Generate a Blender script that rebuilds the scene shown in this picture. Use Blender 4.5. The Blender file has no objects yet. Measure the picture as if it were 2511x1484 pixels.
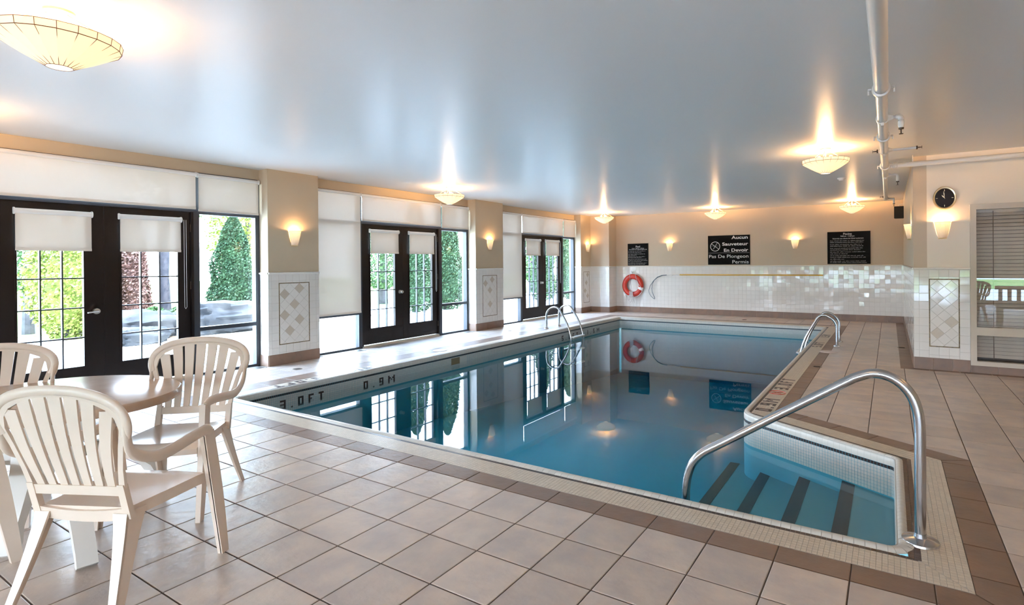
import bpy, math, random
import numpy as np
from mathutils import Vector, Matrix, noise
random.seed(7)
SC = bpy.context.scene
COL = SC.collection
PI = math.pi

# ------------------------------------------------------------------ camera
F_PX, CXP, CYP = 1324.31, 1381.15, 648.88
YAW, PITCH, ROLL = [math.radians(a) for a in (31.1288, -0.1497, -0.4811)]
H = 1.45
fw = Vector((-math.sin(YAW)*math.cos(PITCH), math.cos(YAW)*math.cos(PITCH), math.sin(PITCH)))
r0 = Vector((math.cos(YAW), math.sin(YAW), 0)); u0 = r0.cross(fw)
rt = r0*math.cos(ROLL)+u0*math.sin(ROLL); up = -r0*math.sin(ROLL)+u0*math.cos(ROLL)
cd = bpy.data.cameras.new('camera'); cam = bpy.data.objects.new('camera', cd); COL.objects.link(cam)
M3 = Matrix((rt, up, -fw)).transposed()
cam.matrix_world = Matrix.Translation((0, 0, H)) @ M3.to_4x4()
cd.sensor_fit = 'HORIZONTAL'; cd.sensor_width = 36
cd.lens = 36*F_PX/2511
cd.shift_x = (1255.5-CXP)/2511
cd.shift_y = -(742-CYP)/2511
cd.clip_start = .05; cd.clip_end = 300
SC.camera = cam

# ------------------------------------------------------------------ world, sun, exposure
W = bpy.data.worlds.new('sky'); SC.world = W; W.use_nodes = True
wn = W.node_tree.nodes; bg = wn['Background']
tc = wn.new('ShaderNodeTexCoord'); sx = wn.new('ShaderNodeSeparateXYZ'); cr = wn.new('ShaderNodeValToRGB')
W.node_tree.links.new(tc.outputs['Generated'], sx.inputs[0]); W.node_tree.links.new(sx.outputs[2], cr.inputs[0])
cr.color_ramp.elements[0].position = 0.0; cr.color_ramp.elements[0].color = (.80, .90, 1, 1)
cr.color_ramp.elements[1].position = .8; cr.color_ramp.elements[1].color = (.42, .66, 1, 1)
W.node_tree.links.new(cr.outputs[0], bg.inputs[0]); bg.inputs[1].default_value = 13.0
sd = bpy.data.lights.new('sun', 'SUN'); sd.energy = 8; sd.angle = .01; sd.color = (1, .95, .86)
sun = bpy.data.objects.new('sun', sd); COL.objects.link(sun)
sun.rotation_euler = Vector((.45, .25, .86)).to_track_quat('Z', 'Y').to_euler()
SC.view_settings.view_transform = 'Standard'; SC.view_settings.look = 'None'
SC.view_settings.exposure = 1.37; SC.view_settings.gamma = 1; SC.view_settings.use_curve_mapping = False
SC.cycles.max_bounces = 8; SC.cycles.diffuse_bounces = 4; SC.cycles.glossy_bounces = 4
SC.cycles.transparent_max_bounces = 24; SC.cycles.transmission_bounces = 4
SC.cycles.caustics_reflective = False; SC.cycles.caustics_refractive = False
SC.cycles.sample_clamp_indirect = 6; SC.cycles.adaptive_threshold = .03; SC.cycles.use_denoising = True
LAMP_W = 29.0; SCONCE_W = 2.8
for (x, y, wd) in ((-7.95, 2.6, 3.7), (-7.95, 7.1, 3.8), (-7.95, 11.8, 3.8)):
    pl = bpy.data.lights.new('sky_portal', 'AREA'); pl.shape = 'RECTANGLE'; pl.size = wd; pl.size_y = 2.7
    pl.cycles.is_portal = True
    po = bpy.data.objects.new('sky_portal', pl); COL.objects.link(po)
    po.location = (x, y, 1.35); po.rotation_euler = Vector((-1, 0, 0)).to_track_quat('Z', 'Y').to_euler()
pl = bpy.data.lights.new('sky_portal', 'AREA'); pl.shape = 'RECTANGLE'; pl.size = 11; pl.size_y = 2.7; pl.cycles.is_portal = True
po = bpy.data.objects.new('sky_portal', pl); COL.objects.link(po); po.location = (-2, -5.0, 1.4)
po.rotation_euler = Vector((0, -1, 0)).to_track_quat('Z', 'X').to_euler()

# ------------------------------------------------------------------ materials
MATS = {}
import bmesh
def bm_merge(me):
    b = bmesh.new(); b.from_mesh(me); bmesh.ops.remove_doubles(b, verts=b.verts, dist=1e-5); b.to_mesh(me); b.free()
def mat(name, col=(.5,.5,.5), rough=.5, metal=0, spec=.5, emit=None, es=0, n=None, bump=0, bscale=40, rnd=0, islands=False, trans=None, coat=0):
    """n=(scale, colour2, amount[, detail]) procedural two colour noise"""
    m = bpy.data.materials.new(name); m.use_nodes = True; MATS[name] = m
    nt = m.node_tree; b = nt.nodes['Principled BSDF']; L = nt.links.new
    b.inputs['Base Color'].default_value = (*col, 1); b.inputs['Roughness'].default_value = rough
    b.inputs['Metallic'].default_value = metal; b.inputs['Specular IOR Level'].default_value = spec
    b.inputs['Coat Weight'].default_value = coat
    if emit: b.inputs['Emission Color'].default_value = (*emit, 1); b.inputs['Emission Strength'].default_value = es
    out = None
    rr = None
    tcn = nt.nodes.new('ShaderNodeTexCoord')
    if rnd:
        if islands:
            g = nt.nodes.new('ShaderNodeNewGeometry'); rr = g.outputs['Random Per Island']
        else:
            g = nt.nodes.new('ShaderNodeObjectInfo'); rr = g.outputs['Random']
    vec = tcn.outputs['Object']
    if rnd and not islands:
        g2 = nt.nodes.new('ShaderNodeVectorMath'); g2.operation = 'MULTIPLY_ADD'
        c3 = nt.nodes.new('ShaderNodeCombineXYZ'); L(rr, c3.inputs[0]); L(rr, c3.inputs[1])
        L(c3.outputs[0], g2.inputs[0]); g2.inputs[1].default_value = (50, 37, 0); L(vec, g2.inputs[2]); vec = g2.outputs[0]
    if n:
        nz = nt.nodes.new('ShaderNodeTexNoise'); nz.inputs['Scale'].default_value = n[0]; nz.inputs['Detail'].default_value = n[3] if len(n) > 3 else 5
        L(vec, nz.inputs['Vector'])
        rp = nt.nodes.new('ShaderNodeMapRange'); rp.inputs[1].default_value = .35; rp.inputs[2].default_value = .65; rp.inputs[4].default_value = n[2]
        L(nz.outputs[0], rp.inputs[0])
        mx = nt.nodes.new('ShaderNodeMix'); mx.data_type = 'RGBA'; mx.inputs[6].default_value = (*col, 1); mx.inputs[7].default_value = (*n[1], 1)
        L(rp.outputs[0], mx.inputs[0]); out = mx.outputs[2]
    if rnd:
        hs = nt.nodes.new('ShaderNodeHueSaturation'); hs.inputs['Color'].default_value = (*col, 1)
        if out: L(out, hs.inputs['Color'])
        mr = nt.nodes.new('ShaderNodeMapRange'); mr.inputs[3].default_value = 1-rnd; mr.inputs[4].default_value = 1+rnd
        L(rr, mr.inputs[0]); L(mr.outputs[0], hs.inputs['Value']); out = hs.outputs[0]
    if out: L(out, b.inputs['Base Color'])
    if bump:
        nb = nt.nodes.new('ShaderNodeTexNoise'); nb.inputs['Scale'].default_value = bscale; nb.inputs['Detail'].default_value = 6
        L(vec, nb.inputs['Vector'])
        bp = nt.nodes.new('ShaderNodeBump'); bp.inputs['Strength'].default_value = bump; bp.inputs['Distance'].default_value = .01
        L(nb.outputs[0], bp.inputs['Height']); L(bp.outputs[0], b.inputs['Normal'])
    return m

mat('grout_dark', (.11, .08, .065), .8)
mat('grout_light', (.55, .51, .45), .7)
mat('floor_tile', (.65, .53, .435), .33, n=(5, (.52, .44, .395), 1, 8), rnd=.10, bump=.35, bscale=18)
mat('brown_tile', (.25, .15, .10), .38, n=(6, (.20, .13, .095), 1, 8), rnd=.12, bump=.35, bscale=18)
mat('mosaic', (.64, .545, .43), .35, rnd=.05, islands=True)
mat('mosaic_dark', (.035, .022, .022), .3, rnd=.2, islands=True)
mat('mosaic_brown', (.085, .045, .032), .35, rnd=.15, islands=True)
mat('bullnose', (.66, .62, .55), .3, rnd=.03, islands=True)
mat('letter_dark', (.05, .025, .02), .4)
mat('letter_red', (.55, .06, .02), .4)
mat('wall_tile', (.76, .72, .67), .06, rnd=.02)
mat('wall_tile_b', (.76, .72, .67), .07, rnd=.02, islands=True)
mat('accent_tile', (.56, .48, .385), .25, rnd=.06)
mat('liner', (.26, .19, .075), .4, n=(60, (.10, .065, .03), 1))
mat('cap_tile', (.78, .75, .69), .15)
mat('paint', (.54, .435, .30), .6, n=(3, (.52, .42, .29), 1), bump=.03, bscale=180)
mat('paint_clock_lit', (.80, .71, .59), .6, bump=.03, bscale=180)  # lighter copy of the wall paint, brighter light put into its colour
mat('paint_light', (.56, .45, .33), .6, bump=.03, bscale=180)
mat('ceiling', (.74, .74, .72), .32, spec=.07, bump=.012, bscale=5)
mat('black_frame', (.009, .006, .006), .35, spec=.3)
mat('dark_frame', (.03, .035, .045), .35)
mat('white_metal', (.80, .78, .74), .35)
mat('pipe_white', (.72, .70, .66), .3)
mat('dark_metal', (.08, .06, .05), .4, metal=.8)
mat('chrome', (.55, .56, .58), .16, metal=1)
mat('brushed', (.62, .60, .56), .35, metal=1)
mat('plastic', (.80, .665, .55), .28, n=(7, (.77, .635, .52), 1))
mat('plastic_white', (.80, .77, .72), .32)
mat('table_top', (.52, .37, .26), .22, n=(10, (.47, .32, .225), 1))
mat('black_sign', (.003, .003, .003), .4, spec=.08)
mat('white_print', (.72, .70, .68), .5)
mat('grey_print', (.33, .31, .31), .5)
mat('ring_red', (.56, .032, .010), .4, n=(9, (.52, .028, .009), 1))
mat('rope', (.62, .56, .54), .8)
mat('white_tape', (.80, .80, .80), .5)
mat('pole_yellow', (.72, .43, .06), .35)
mat('hook_grey', (.12, .15, .18), .35, metal=.7)
mat('speaker_black', (.004, .004, .004), .7)
mat('clock_face', (.008, .006, .008), .3, spec=.2)
mat('gold', (.80, .66, .42), .22, metal=1)
mat('trim_beige', (.56, .49, .40), .45)
mat('blind_slat', (.60, .49, .385), .45, n=(6, (.55, .45, .35), 1))
mat('wood_dark', (.16, .08, .04), .4, n=(12, (.10, .05, .025), 1))
mat('threshold', (.66, .58, .47), .4, metal=.3)
mat('lamp_metal', (.75, .62, .36), .35, metal=.4)
mat('lead', (.16, .045, .02), .5)
mat('patio', (.72, .70, .66), .9, n=(1.2, (.62, .60, .56), 1), bump=.2, bscale=8)
mat('lawn', (.16, .30, .06), .9, n=(4, (.24, .36, .09), 1), bump=.6, bscale=60)
mat('soil', (.14, .10, .07), .95, bump=.6, bscale=25)
mat('rock', (.050, .048, .046), .9, n=(1.7, (.005, .0055, .007), 1, 9), bump=1.0, bscale=6)
mat('cedar', (.012, .042, .012), .75, n=(3, (.022, .062, .016), 1))
mat('yellow_leaf', (.20, .23, .03), .7, n=(3, (.13, .17, .02), 1))
mat('red_leaf', (.12, .05, .035), .75, n=(3, (.17, .09, .065), 1))
mat('green_leaf', (.03, .075, .02), .7, n=(3, (.06, .12, .03), 1))
mat('bark', (.05, .045, .05), .9, n=(9, (.03, .026, .03), 1), bump=.6, bscale=30)
mat('basin', (.08, .38, .49), .5, n=(2, (.07, .36, .47), 1))
mat('skimmer_dark', (.20, .16, .09), .6)
mat('step_paint', (.13, .32, .38), .5, n=(2, (.12, .30, .36), 1))
mat('basin_tile', (.62, .60, .55), .3, rnd=.04, islands=True)
mat('stripe_tile', (.012, .012, .02), .4)
mat('plaster', (.10, .08, .07), .8)
mat('roof', (.2, .2, .2), .9)
mat('drain_brass', (.25, .20, .14), .4, metal=.6)
mat('lid_cream', (.66, .54, .47), .45)

def nodes_mat(name):
    m = bpy.data.materials.new(name); m.use_nodes = True; MATS[name] = m
    nt = m.node_tree; nt.nodes.clear(); o = nt.nodes.new('ShaderNodeOutputMaterial')
    return m, nt, o
def glass_mat(name, tint=(.96, .98, 1), rough=0, k=1.7):
    m, nt, o = nodes_mat(name); L = nt.links.new
    t = nt.nodes.new('ShaderNodeBsdfTransparent'); t.inputs[0].default_value = (*tint, 1)
    g = nt.nodes.new('ShaderNodeBsdfGlossy'); g.inputs['Roughness'].default_value = rough
    f = nt.nodes.new('ShaderNodeFresnel'); f.inputs[0].default_value = 1.5
    mm = nt.nodes.new('ShaderNodeMath'); mm.operation = 'MULTIPLY'; mm.use_clamp = True; mm.inputs[1].default_value = k
    ge = nt.nodes.new('ShaderNodeNewGeometry'); sb = nt.nodes.new('ShaderNodeMath'); sb.operation = 'SUBTRACT'; sb.inputs[0].default_value = 1
    L(ge.outputs['Backfacing'], sb.inputs[1]); m5 = nt.nodes.new('ShaderNodeMath'); m5.operation = 'MULTIPLY'; L(mm.outputs[0], m5.inputs[0]); L(sb.outputs[0], m5.inputs[1])
    x = nt.nodes.new('ShaderNodeMixShader'); L(f.outputs[0], mm.inputs[0]); L(m5.outputs[0], x.inputs[0])
    L(t.outputs[0], x.inputs[1]); L(g.outputs[0], x.inputs[2]); L(x.outputs[0], o.inputs[0]); return m
glass_mat('glass')
# pool water: reflecting, see-through surface over an absorbing volume
m, nt, o = nodes_mat('water'); L = nt.links.new
t = nt.nodes.new('ShaderNodeBsdfTransparent'); g = nt.nodes.new('ShaderNodeBsdfGlossy'); g.inputs['Roughness'].default_value = .012
f = nt.nodes.new('ShaderNodeFresnel'); f.inputs[0].default_value = 1.33
x = nt.nodes.new('ShaderNodeMixShader'); ge = nt.nodes.new('ShaderNodeNewGeometry'); se = nt.nodes.new('ShaderNodeSeparateXYZ')
L(ge.outputs['True Normal'], se.inputs[0])
gt = nt.nodes.new('ShaderNodeMath'); gt.operation = 'GREATER_THAN'; gt.inputs[1].default_value = .5; L(se.outputs[2], gt.inputs[0])
po_ = nt.nodes.new('ShaderNodeSeparateXYZ'); L(ge.outputs['Position'], po_.inputs[0])
g2 = nt.nodes.new('ShaderNodeMath'); g2.operation = 'GREATER_THAN'; g2.inputs[1].default_value = -.25; L(po_.outputs[2], g2.inputs[0])
sb = nt.nodes.new('ShaderNodeMath'); sb.operation = 'SUBTRACT'; sb.inputs[0].default_value = 1; L(ge.outputs['Backfacing'], sb.inputs[1])
m1 = nt.nodes.new('ShaderNodeMath'); m1.operation = 'MULTIPLY'; L(sb.outputs[0], m1.inputs[0]); L(g2.outputs[0], m1.inputs[1])
m0 = nt.nodes.new('ShaderNodeMath'); m0.operation = 'MULTIPLY'; L(m1.outputs[0], m0.inputs[0]); L(gt.outputs[0], m0.inputs[1]); m1 = m0
m2 = nt.nodes.new('ShaderNodeMath'); m2.operation = 'MULTIPLY'; L(m1.outputs[0], m2.inputs[0]); L(f.outputs[0], m2.inputs[1])
m3 = nt.nodes.new('ShaderNodeMath'); m3.operation = 'MULTIPLY'; m3.use_clamp = True; m3.inputs[1].default_value = .9; L(m2.outputs[0], m3.inputs[0])
nz = nt.nodes.new('ShaderNodeTexNoise'); nz.inputs['Scale'].default_value = 2.2; nz.inputs['Detail'].default_value = 1
bp = nt.nodes.new('ShaderNodeBump'); bp.inputs['Strength'].default_value = .012; bp.inputs['Distance'].default_value = .02
L(nz.outputs[0], bp.inputs['Height']); L(bp.outputs[0], g.inputs['Normal'])
L(m3.outputs[0], x.inputs[0]); L(t.outputs[0], x.inputs[1]); L(g.outputs[0], x.inputs[2]); L(x.outputs[0], o.inputs[0])
va = nt.nodes.new('ShaderNodeVolumeAbsorption'); va.inputs['Color'].default_value = (.0, .70, .78, 1); va.inputs['Density'].default_value = .62
L(va.outputs[0], o.inputs['Volume'])
# roller shade fabric
def fabric(name, tr):
    m, nt, o = nodes_mat(name); L = nt.links.new
    d = nt.nodes.new('ShaderNodeBsdfDiffuse'); d.inputs[0].default_value = (.78, .70, .60, 1)
    s = nt.nodes.new('ShaderNodeBsdfTranslucent'); s.inputs[0].default_value = (.52, .47, .42, 1)
    t = nt.nodes.new('ShaderNodeBsdfTransparent')
    a = nt.nodes.new('ShaderNodeMixShader'); a.inputs[0].default_value = .17; b = nt.nodes.new('ShaderNodeMixShader'); b.inputs[0].default_value = tr
    L(d.outputs[0], a.inputs[1]); L(s.outputs[0], a.inputs[2]); L(a.outputs[0], b.inputs[1]); L(t.outputs[0], b.inputs[2]); L(b.outputs[0], o.inputs[0])
fabric('shade_fabric', .065); fabric('shade_hem', .0)
# lit lamp glass
def lit(name, c1, s1, c2=None, s2=None, z0=0, z1=1):
    m, nt, o = nodes_mat(name); L = nt.links.new
    e = nt.nodes.new('ShaderNodeEmission'); d = nt.nodes.new('ShaderNodeBsdfDiffuse'); d.inputs[0].default_value = (.6, .5, .38, 1)
    a = nt.nodes.new('ShaderNodeAddShader'); e.inputs[0].default_value = (*c1, 1); e.inputs[1].default_value = s1
    if c2:
        tc = nt.nodes.new('ShaderNodeTexCoord'); sp = nt.nodes.new('ShaderNodeSeparateXYZ'); L(tc.outputs['Object'], sp.inputs[0])
        mr = nt.nodes.new('ShaderNodeMapRange'); mr.inputs[1].default_value = z0; mr.inputs[2].default_value = z1; L(sp.outputs[2], mr.inputs[0])
        mx = nt.nodes.new('ShaderNodeMix'); mx.data_type = 'RGBA'; mx.inputs[6].default_value = (*[c*s1 for c in c1], 1); mx.inputs[7].default_value = (*[c*s2 for c in c2], 1)
        L(mr.outputs[0], mx.inputs[0]); L(mx.outputs[2], e.inputs[0]); e.inputs[1].default_value = 1
    L(e.outputs[0], a.inputs[0]); L(d.outputs[0], a.inputs[1]); L(a.outputs[0], o.inputs[0]); return m
lit('bowl_glass', (1, .66, .32), .55)
lit('bulb', (1, .7, .38), 14)
lit('sconce_glass', (.85, .42, .28), .10, (1, .70, .30), .46, 0.02, .2)

# ------------------------------------------------------------------ mesh helpers
class MB:
    def __init__(s): s.v = []; s.f = []
    def add(s, vs, fs):
        o = len(s.v); s.v += [tuple(v) for v in vs]; s.f += [tuple(i+o for i in f) for f in fs]; return s
    def box(s, a, b):
        x0, y0, z0 = a; x1, y1, z1 = b
        return s.add([(x0,y0,z0),(x1,y0,z0),(x1,y1,z0),(x0,y1,z0),(x0,y0,z1),(x1,y0,z1),(x1,y1,z1),(x0,y1,z1)],
                     [(0,3,2,1),(4,5,6,7),(0,1,5,4),(1,2,6,5),(2,3,7,6),(3,0,4,7)])
    def quad(s, *p): return s.add(p, [tuple(range(len(p)))])
    def sweep(s, path, rad, n=8, closed=False, prof=None, caps=True, upv=None):
        """tube or profile swept along path; rad number/list or (a,b) pairs; prof list of 2D unit points"""
        P = [Vector(p) for p in path]; m = len(P); prof = prof or [(math.cos(2*PI*i/n), math.sin(2*PI*i/n)) for i in range(n)]
        n = len(prof); rings = []; pn = None
        for i in range(m):
            a = P[(i-1) % m] if (closed or i > 0) else P[i]; b = P[(i+1) % m] if (closed or i < m-1) else P[i]
            T = (b-a).normalized()
            if upv is not None: N = Vector(upv) - T*T.dot(Vector(upv))
            elif pn is None:
                N = Vector((0,0,1)) if abs(T.z) < .9 else Vector((1,0,0)); N -= T*T.dot(N)
            else: N = pn - T*T.dot(pn)
            N.normalize(); pn = N; B = T.cross(N)
            r = rad[i] if isinstance(rad, list) else rad
            ra, rb = r if isinstance(r, tuple) else (r, r)
            rings.append([P[i]+N*(ra*c)+B*(rb*d) for c, d in prof])
        vs = [q for r in rings for q in r]; fs = []
        for i in range(m if closed else m-1):
            j = (i+1) % m
            for k in range(n): fs.append((i*n+k, i*n+(k+1) % n, j*n+(k+1) % n, j*n+k))
        if caps and not closed: fs.append(tuple(range(n-1, -1, -1))); fs.append(tuple((m-1)*n+k for k in range(n)))
        return s.add(vs, fs)
    def lathe(s, prof, c=(0,0,0), n=24, axis='z', a0=0, a1=2*PI):
        full = abs(a1-a0-2*PI) < 1e-6; k = n if full else n+1; vs = []; fs = []
        for r, z in prof:
            for i in range(k):
                a = a0+(a1-a0)*i/n; x, y = r*math.cos(a), r*math.sin(a)
                if axis == 'z': p = (c[0]+x, c[1]+y, c[2]+z)
                elif axis == 'y': p = (c[0]+x, c[1]-z, c[2]+y)
                else: p = (c[0]+z, c[1]+x, c[2]+y)
                vs.append(p)
        for j in range(len(prof)-1):
            for i in range(n):
                i2 = (i+1) % k
                fs.append((j*k+i, j*k+i2, (j+1)*k+i2, (j+1)*k+i))
        return s.add(vs, fs)
    def extrude(s, poly, fr, n0, n1, inset=0, bottom=False):
        """poly in (u,v) of frame fr=(O,U,V,N); solid between heights n0 and n1, top inset"""
        O, U, V, N = fr; k = len(poly)
        cx = sum(p[0] for p in poly)/k; cy = sum(p[1] for p in poly)/k
        tp = inset_poly(poly, inset) if inset else poly
        vs = [O+U*p[0]+V*p[1]+N*n0 for p in poly]+[O+U*p[0]+V*p[1]+N*(n1-(inset*.5)) for p in poly]+[O+U*p[0]+V*p[1]+N*n1 for p in tp]
        fs = []
        for i in range(k):
            j = (i+1) % k; fs.append((i, j, k+j, k+i)); fs.append((k+i, k+j, 2*k+j, 2*k+i))
        fs.append(tuple(2*k+i for i in range(k)))
        if bottom: fs.append(tuple(range(k-1, -1, -1)))
        return s.add(vs, fs)
    def mesh(s, name, m, org=(0,0,0), smooth=False):
        me = bpy.data.meshes.new(name)
        ox, oy, oz = org
        me.from_pydata([(a-ox, b-oy, c-oz) for a, b, c in s.v], [], s.f); me.update()
        if m: me.materials.append(MATS[m])
        if smooth:
            me.polygons.foreach_set('use_smooth', [True]*len(me.polygons))
            try: me.set_sharp_from_angle(angle=math.radians(smooth if smooth is not True else 40))
            except Exception: pass
        return me
def inset_poly(P, d):
    k = len(P); out = []
    ar = sum(P[i][0]*P[(i+1) % k][1]-P[(i+1) % k][0]*P[i][1] for i in range(k))
    sg = 1 if ar > 0 else -1
    for i in range(k):
        a, b, c = P[i-1], P[i], P[(i+1) % k]
        e1 = (b[0]-a[0], b[1]-a[1]); e2 = (c[0]-b[0], c[1]-b[1])
        l1 = math.hypot(*e1) or 1e-9; l2 = math.hypot(*e2) or 1e-9
        n1 = (-e1[1]/l1*sg, e1[0]/l1*sg); n2 = (-e2[1]/l2*sg, e2[0]/l2*sg)
        q = 1+n1[0]*n2[0]+n1[1]*n2[1]
        if q < .25: q = .25
        out.append((b[0]+(n1[0]+n2[0])/q*d, b[1]+(n1[1]+n2[1])/q*d))
    return out
def clip(poly, planes):
    """planes: (a,b,c) keep a*x+b*y<=c"""
    for a, b, c in planes:
        out = []; k = len(poly)
        for i in range(k):
            p, q = poly[i], poly[(i+1) % k]; dp = a*p[0]+b*p[1]-c; dq = a*q[0]+b*q[1]-c
            if dp <= 0: out.append(p)
            if (dp < 0 < dq) or (dq < 0 < dp):
                t = dp/(dp-dq); out.append((p[0]+(q[0]-p[0])*t, p[1]+(q[1]-p[1])*t))
        poly = out
        if len(poly) < 3: return []
    res = []
    for p in poly:
        if not res or math.hypot(p[0]-res[-1][0], p[1]-res[-1][1]) > 1e-4: res.append(p)
    if len(res) > 2 and math.hypot(res[0][0]-res[-1][0], res[0][1]-res[-1][1]) < 1e-4: res.pop()
    return res if len(res) > 2 else []
def area(P): return abs(sum(P[i][0]*P[(i+1) % len(P)][1]-P[(i+1) % len(P)][0]*P[i][1] for i in range(len(P))))/2

def link(name, me, parent=None, loc=(0,0,0)):
    o = bpy.data.objects.new(name, me); COL.objects.link(o)
    if parent is not None: o.parent = parent
    o.location = loc; return o
def org_of(p):
    o = Vector((0,0,0))
    while p is not None: o += p.location; p = p.parent
    return tuple(o)
def part(name, mb, m, parent, smooth=False, stuff=False, label=None):
    """mb in world (or prototype-local) coordinates"""
    o = link(name, mb.mesh(name, m, org_of(parent), smooth), parent)
    if stuff: o['kind'] = 'stuff'
    if label: o['label'] = label
    return o
def thing(name, label, cat, loc=(0,0,0), group=None, rot=0):
    o = bpy.data.objects.new(name, None); COL.objects.link(o); o.empty_display_size = .1
    o.location = loc; o.rotation_euler = (0, 0, rot); o['label'] = label; o['category'] = cat
    if group: o['group'] = group
    return o
def struct(name, mb=None, m=None, label=None, smooth=False):
    if mb is None: o = bpy.data.objects.new(name, None); COL.objects.link(o)
    else: o = link(name, mb.mesh(name, m, (0,0,0), smooth))
    o['kind'] = 'structure'
    if label: o['label'] = label
    return o
def dup(root, loc, rot=None, label=None, group=None):
    def cp(o, par):
        c = o.copy(); COL.objects.link(c); c.parent = par
        for ch in list(o.children): cp(ch, c)
        return c
    r = cp(root, None); r.location = loc
    if rot is not None: r.rotation_euler = (0, 0, rot)
    if label: r['label'] = label
    if group: r['group'] = group
    return r
def ray(x, y): return fw + rt*((x-CXP)/F_PX) - up*((y-CYP)/F_PX)
def atz(x, y, z=0): d = ray(x, y); t = (z-H)/d.z; return Vector((d.x*t, d.y*t, z))
def atX(x, y, X): d = ray(x, y); t = X/d.x; return Vector((X, d.y*t, H+d.z*t))
def atY(x, y, Y): d = ray(x, y); t = Y/d.y; return Vector((d.x*t, Y, H+d.z*t))
def V(*a): return Vector(a)
Xv, Yv, Zv = V(1,0,0), V(0,1,0), V(0,0,1)
def arc(c, r, a0, a1, n, ax=(0, 2), y=0):
    out = []
    for i in range(n+1):
        a = a0+(a1-a0)*i/n; p = [0,0,0]; p[ax[0]] = c[0]+r*math.cos(a); p[ax[1]] = c[1]+r*math.sin(a)
        k = ({0,1,2}-set(ax)).pop(); p[k] = y; out.append(tuple(p))
    return out

def catmull(P, n=5):
    out = []
    for i in range(len(P)-1):
        p0, p1, p2, p3 = P[max(0, i-1)], P[i], P[i+1], P[min(len(P)-1, i+2)]
        for j in range(n):
            t_ = j/n; out.append(tuple(.5*((2*b)+(c-a)*t_+(2*a-5*b+4*c-d)*t_*t_+(3*b-a-3*c+d)*t_**3) for a, b, c, d in zip(p0, p1, p2, p3)))
    return out+[P[-1]]

# ------------------------------------------------------------------ dimensions
CE = 2.836; PX = -7.6115; WX = -7.82; BY = 14.66; KY = 8.63; RX = .278; FY = -4.8; EX = 4.6
S = .3264; GX = -2.448; GY = 2.756
CAP = 1.35; BASE = .158; TS = .108
PIL = [(4.4325, 5.234), (8.966, 9.928), (13.59, 14.18)]
POOL = [(-6.14, 3.21), (.02, 3.21), (.02, 4.62), (-1.23, 5.31), (-1.23, 13.05), (-6.14, 13.05)]
WZ = -.19

# ------------------------------------------------------------------ room shell
struct('ceiling', MB().box((-8.1, FY-.3, CE), (EX+.3, BY+.3, CE+.25)), 'ceiling')
# floor base in four slabs around the pool plus wedge, grout coloured
fb = MB(); zt, zb = -.004, -.3
x0, x1, y0, y1 = -8.05, EX, FY, BY
fb.box((x0, y0, zb), (x1, 3.11, zt)); fb.box((x0, 3.11, zb), (-6.24, y1, zt)); fb.box((-6.24, 13.15, zb), (x1, y1, zt))
fb.extrude([(.12, 3.11), (x1, 3.11), (x1, 13.15), (-1.13, 13.15), (-1.13, 5.37), (.12, 4.68)], (V(0,0,0), Xv, Yv, Zv), zb, zt)
floor = struct('floor', fb, 'grout_dark')

# tile field pieces: convex regions
sl = .552; q0 = (.3264*9+GX, None)
XR = GX+9*S; XL = GX-13*S; XI = GX+5*S; YF = GY+33*S
# diagonal band outer line y = c - sl*x ; passes (XR,4.85)
DC = 4.85+sl*XR
regions = [[(0,1,GY)], [(1,0,XL),(0,-1,-GY)], [(0,-1,-YF),(-1,0,-XL)], [(-1,0,-XR),(0,-1,-GY),(0,1,YF)],
           [(-1,0,-XI),(1,0,XR),(-sl,-1,-DC),(0,1,YF)]]
room_planes = [(-1,0,8.05),(1,0,EX),(0,-1,-FY),(0,1,BY)]
full = MB().extrude([(-S/2+.0036,-S/2+.0036),(S/2-.0036,-S/2+.0036),(S/2-.0036,S/2-.0036),(-S/2+.0036,S/2-.0036)], (V(0,0,0),Xv,Yv,Zv), -.006, 0, .003)
full_me = full.mesh('tile', 'floor_tile')
cand = []
for i in range(-20, 25):
    for j in range(-25, 38):
        cell = [(GX+i*S, GY+j*S), (GX+(i+1)*S, GY+j*S), (GX+(i+1)*S, GY+(j+1)*S), (GX+i*S, GY+(j+1)*S)]
        for r in regions:
            c = clip(cell, r+room_planes)
            if not c or area(c) < 2e-4: continue
            mx, my = sum(p[0] for p in c)/len(c), sum(p[1] for p in c)/len(c)
            if mx > RX-.05 and my > KY+.1: continue
            if any(mx < PX-.02 and a < my < b for a, b in PIL): continue
            d = V(mx, my, -H); z = d.dot(fw)
            vis = False; score = 0
            if z > .3:
                px, py = CXP+F_PX*d.dot(rt)/z, CYP-F_PX*d.dot(up)/z
                vis = -60 < px < 2570 and 600 < py < 1560; score = area(c)/z**3
            cand.append((0 if vis else 1, -score, c, abs(area(c)-S*S) < 1e-6, mx, my))
cand.sort(key=lambda t: (t[0], t[1]))
rest = MB(); nn = 0
FR = (V(0,0,0), Xv, Yv, Zv)
for vis, sc_, c, fl, mx, my in cand:
    if nn < 300 and not vis:
        if fl:
            o = link('tile', full_me, floor, (mx, my, random.uniform(-.0004, .0004)))
            o.rotation_euler = (random.uniform(-.0012,.0012), random.uniform(-.0012,.0012), random.choice((0, PI/2, PI, -PI/2)))
        else:
            b = MB().extrude([(p[0]-mx, p[1]-my) for p in inset_poly(c, .0036)], FR, -.006, 0, .003)
            link('tile', b.mesh('tile', 'floor_tile'), floor, (mx, my, 0))
        nn += 1
    else: rest.extrude(inset_poly(c, .0036), FR, -.006, 0, .003)
MATS['floor_tile_b'] = MATS['floor_tile'].copy()
nt_ = MATS['floor_tile_b'].node_tree
gi = nt_.nodes.new('ShaderNodeNewGeometry')
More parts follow.
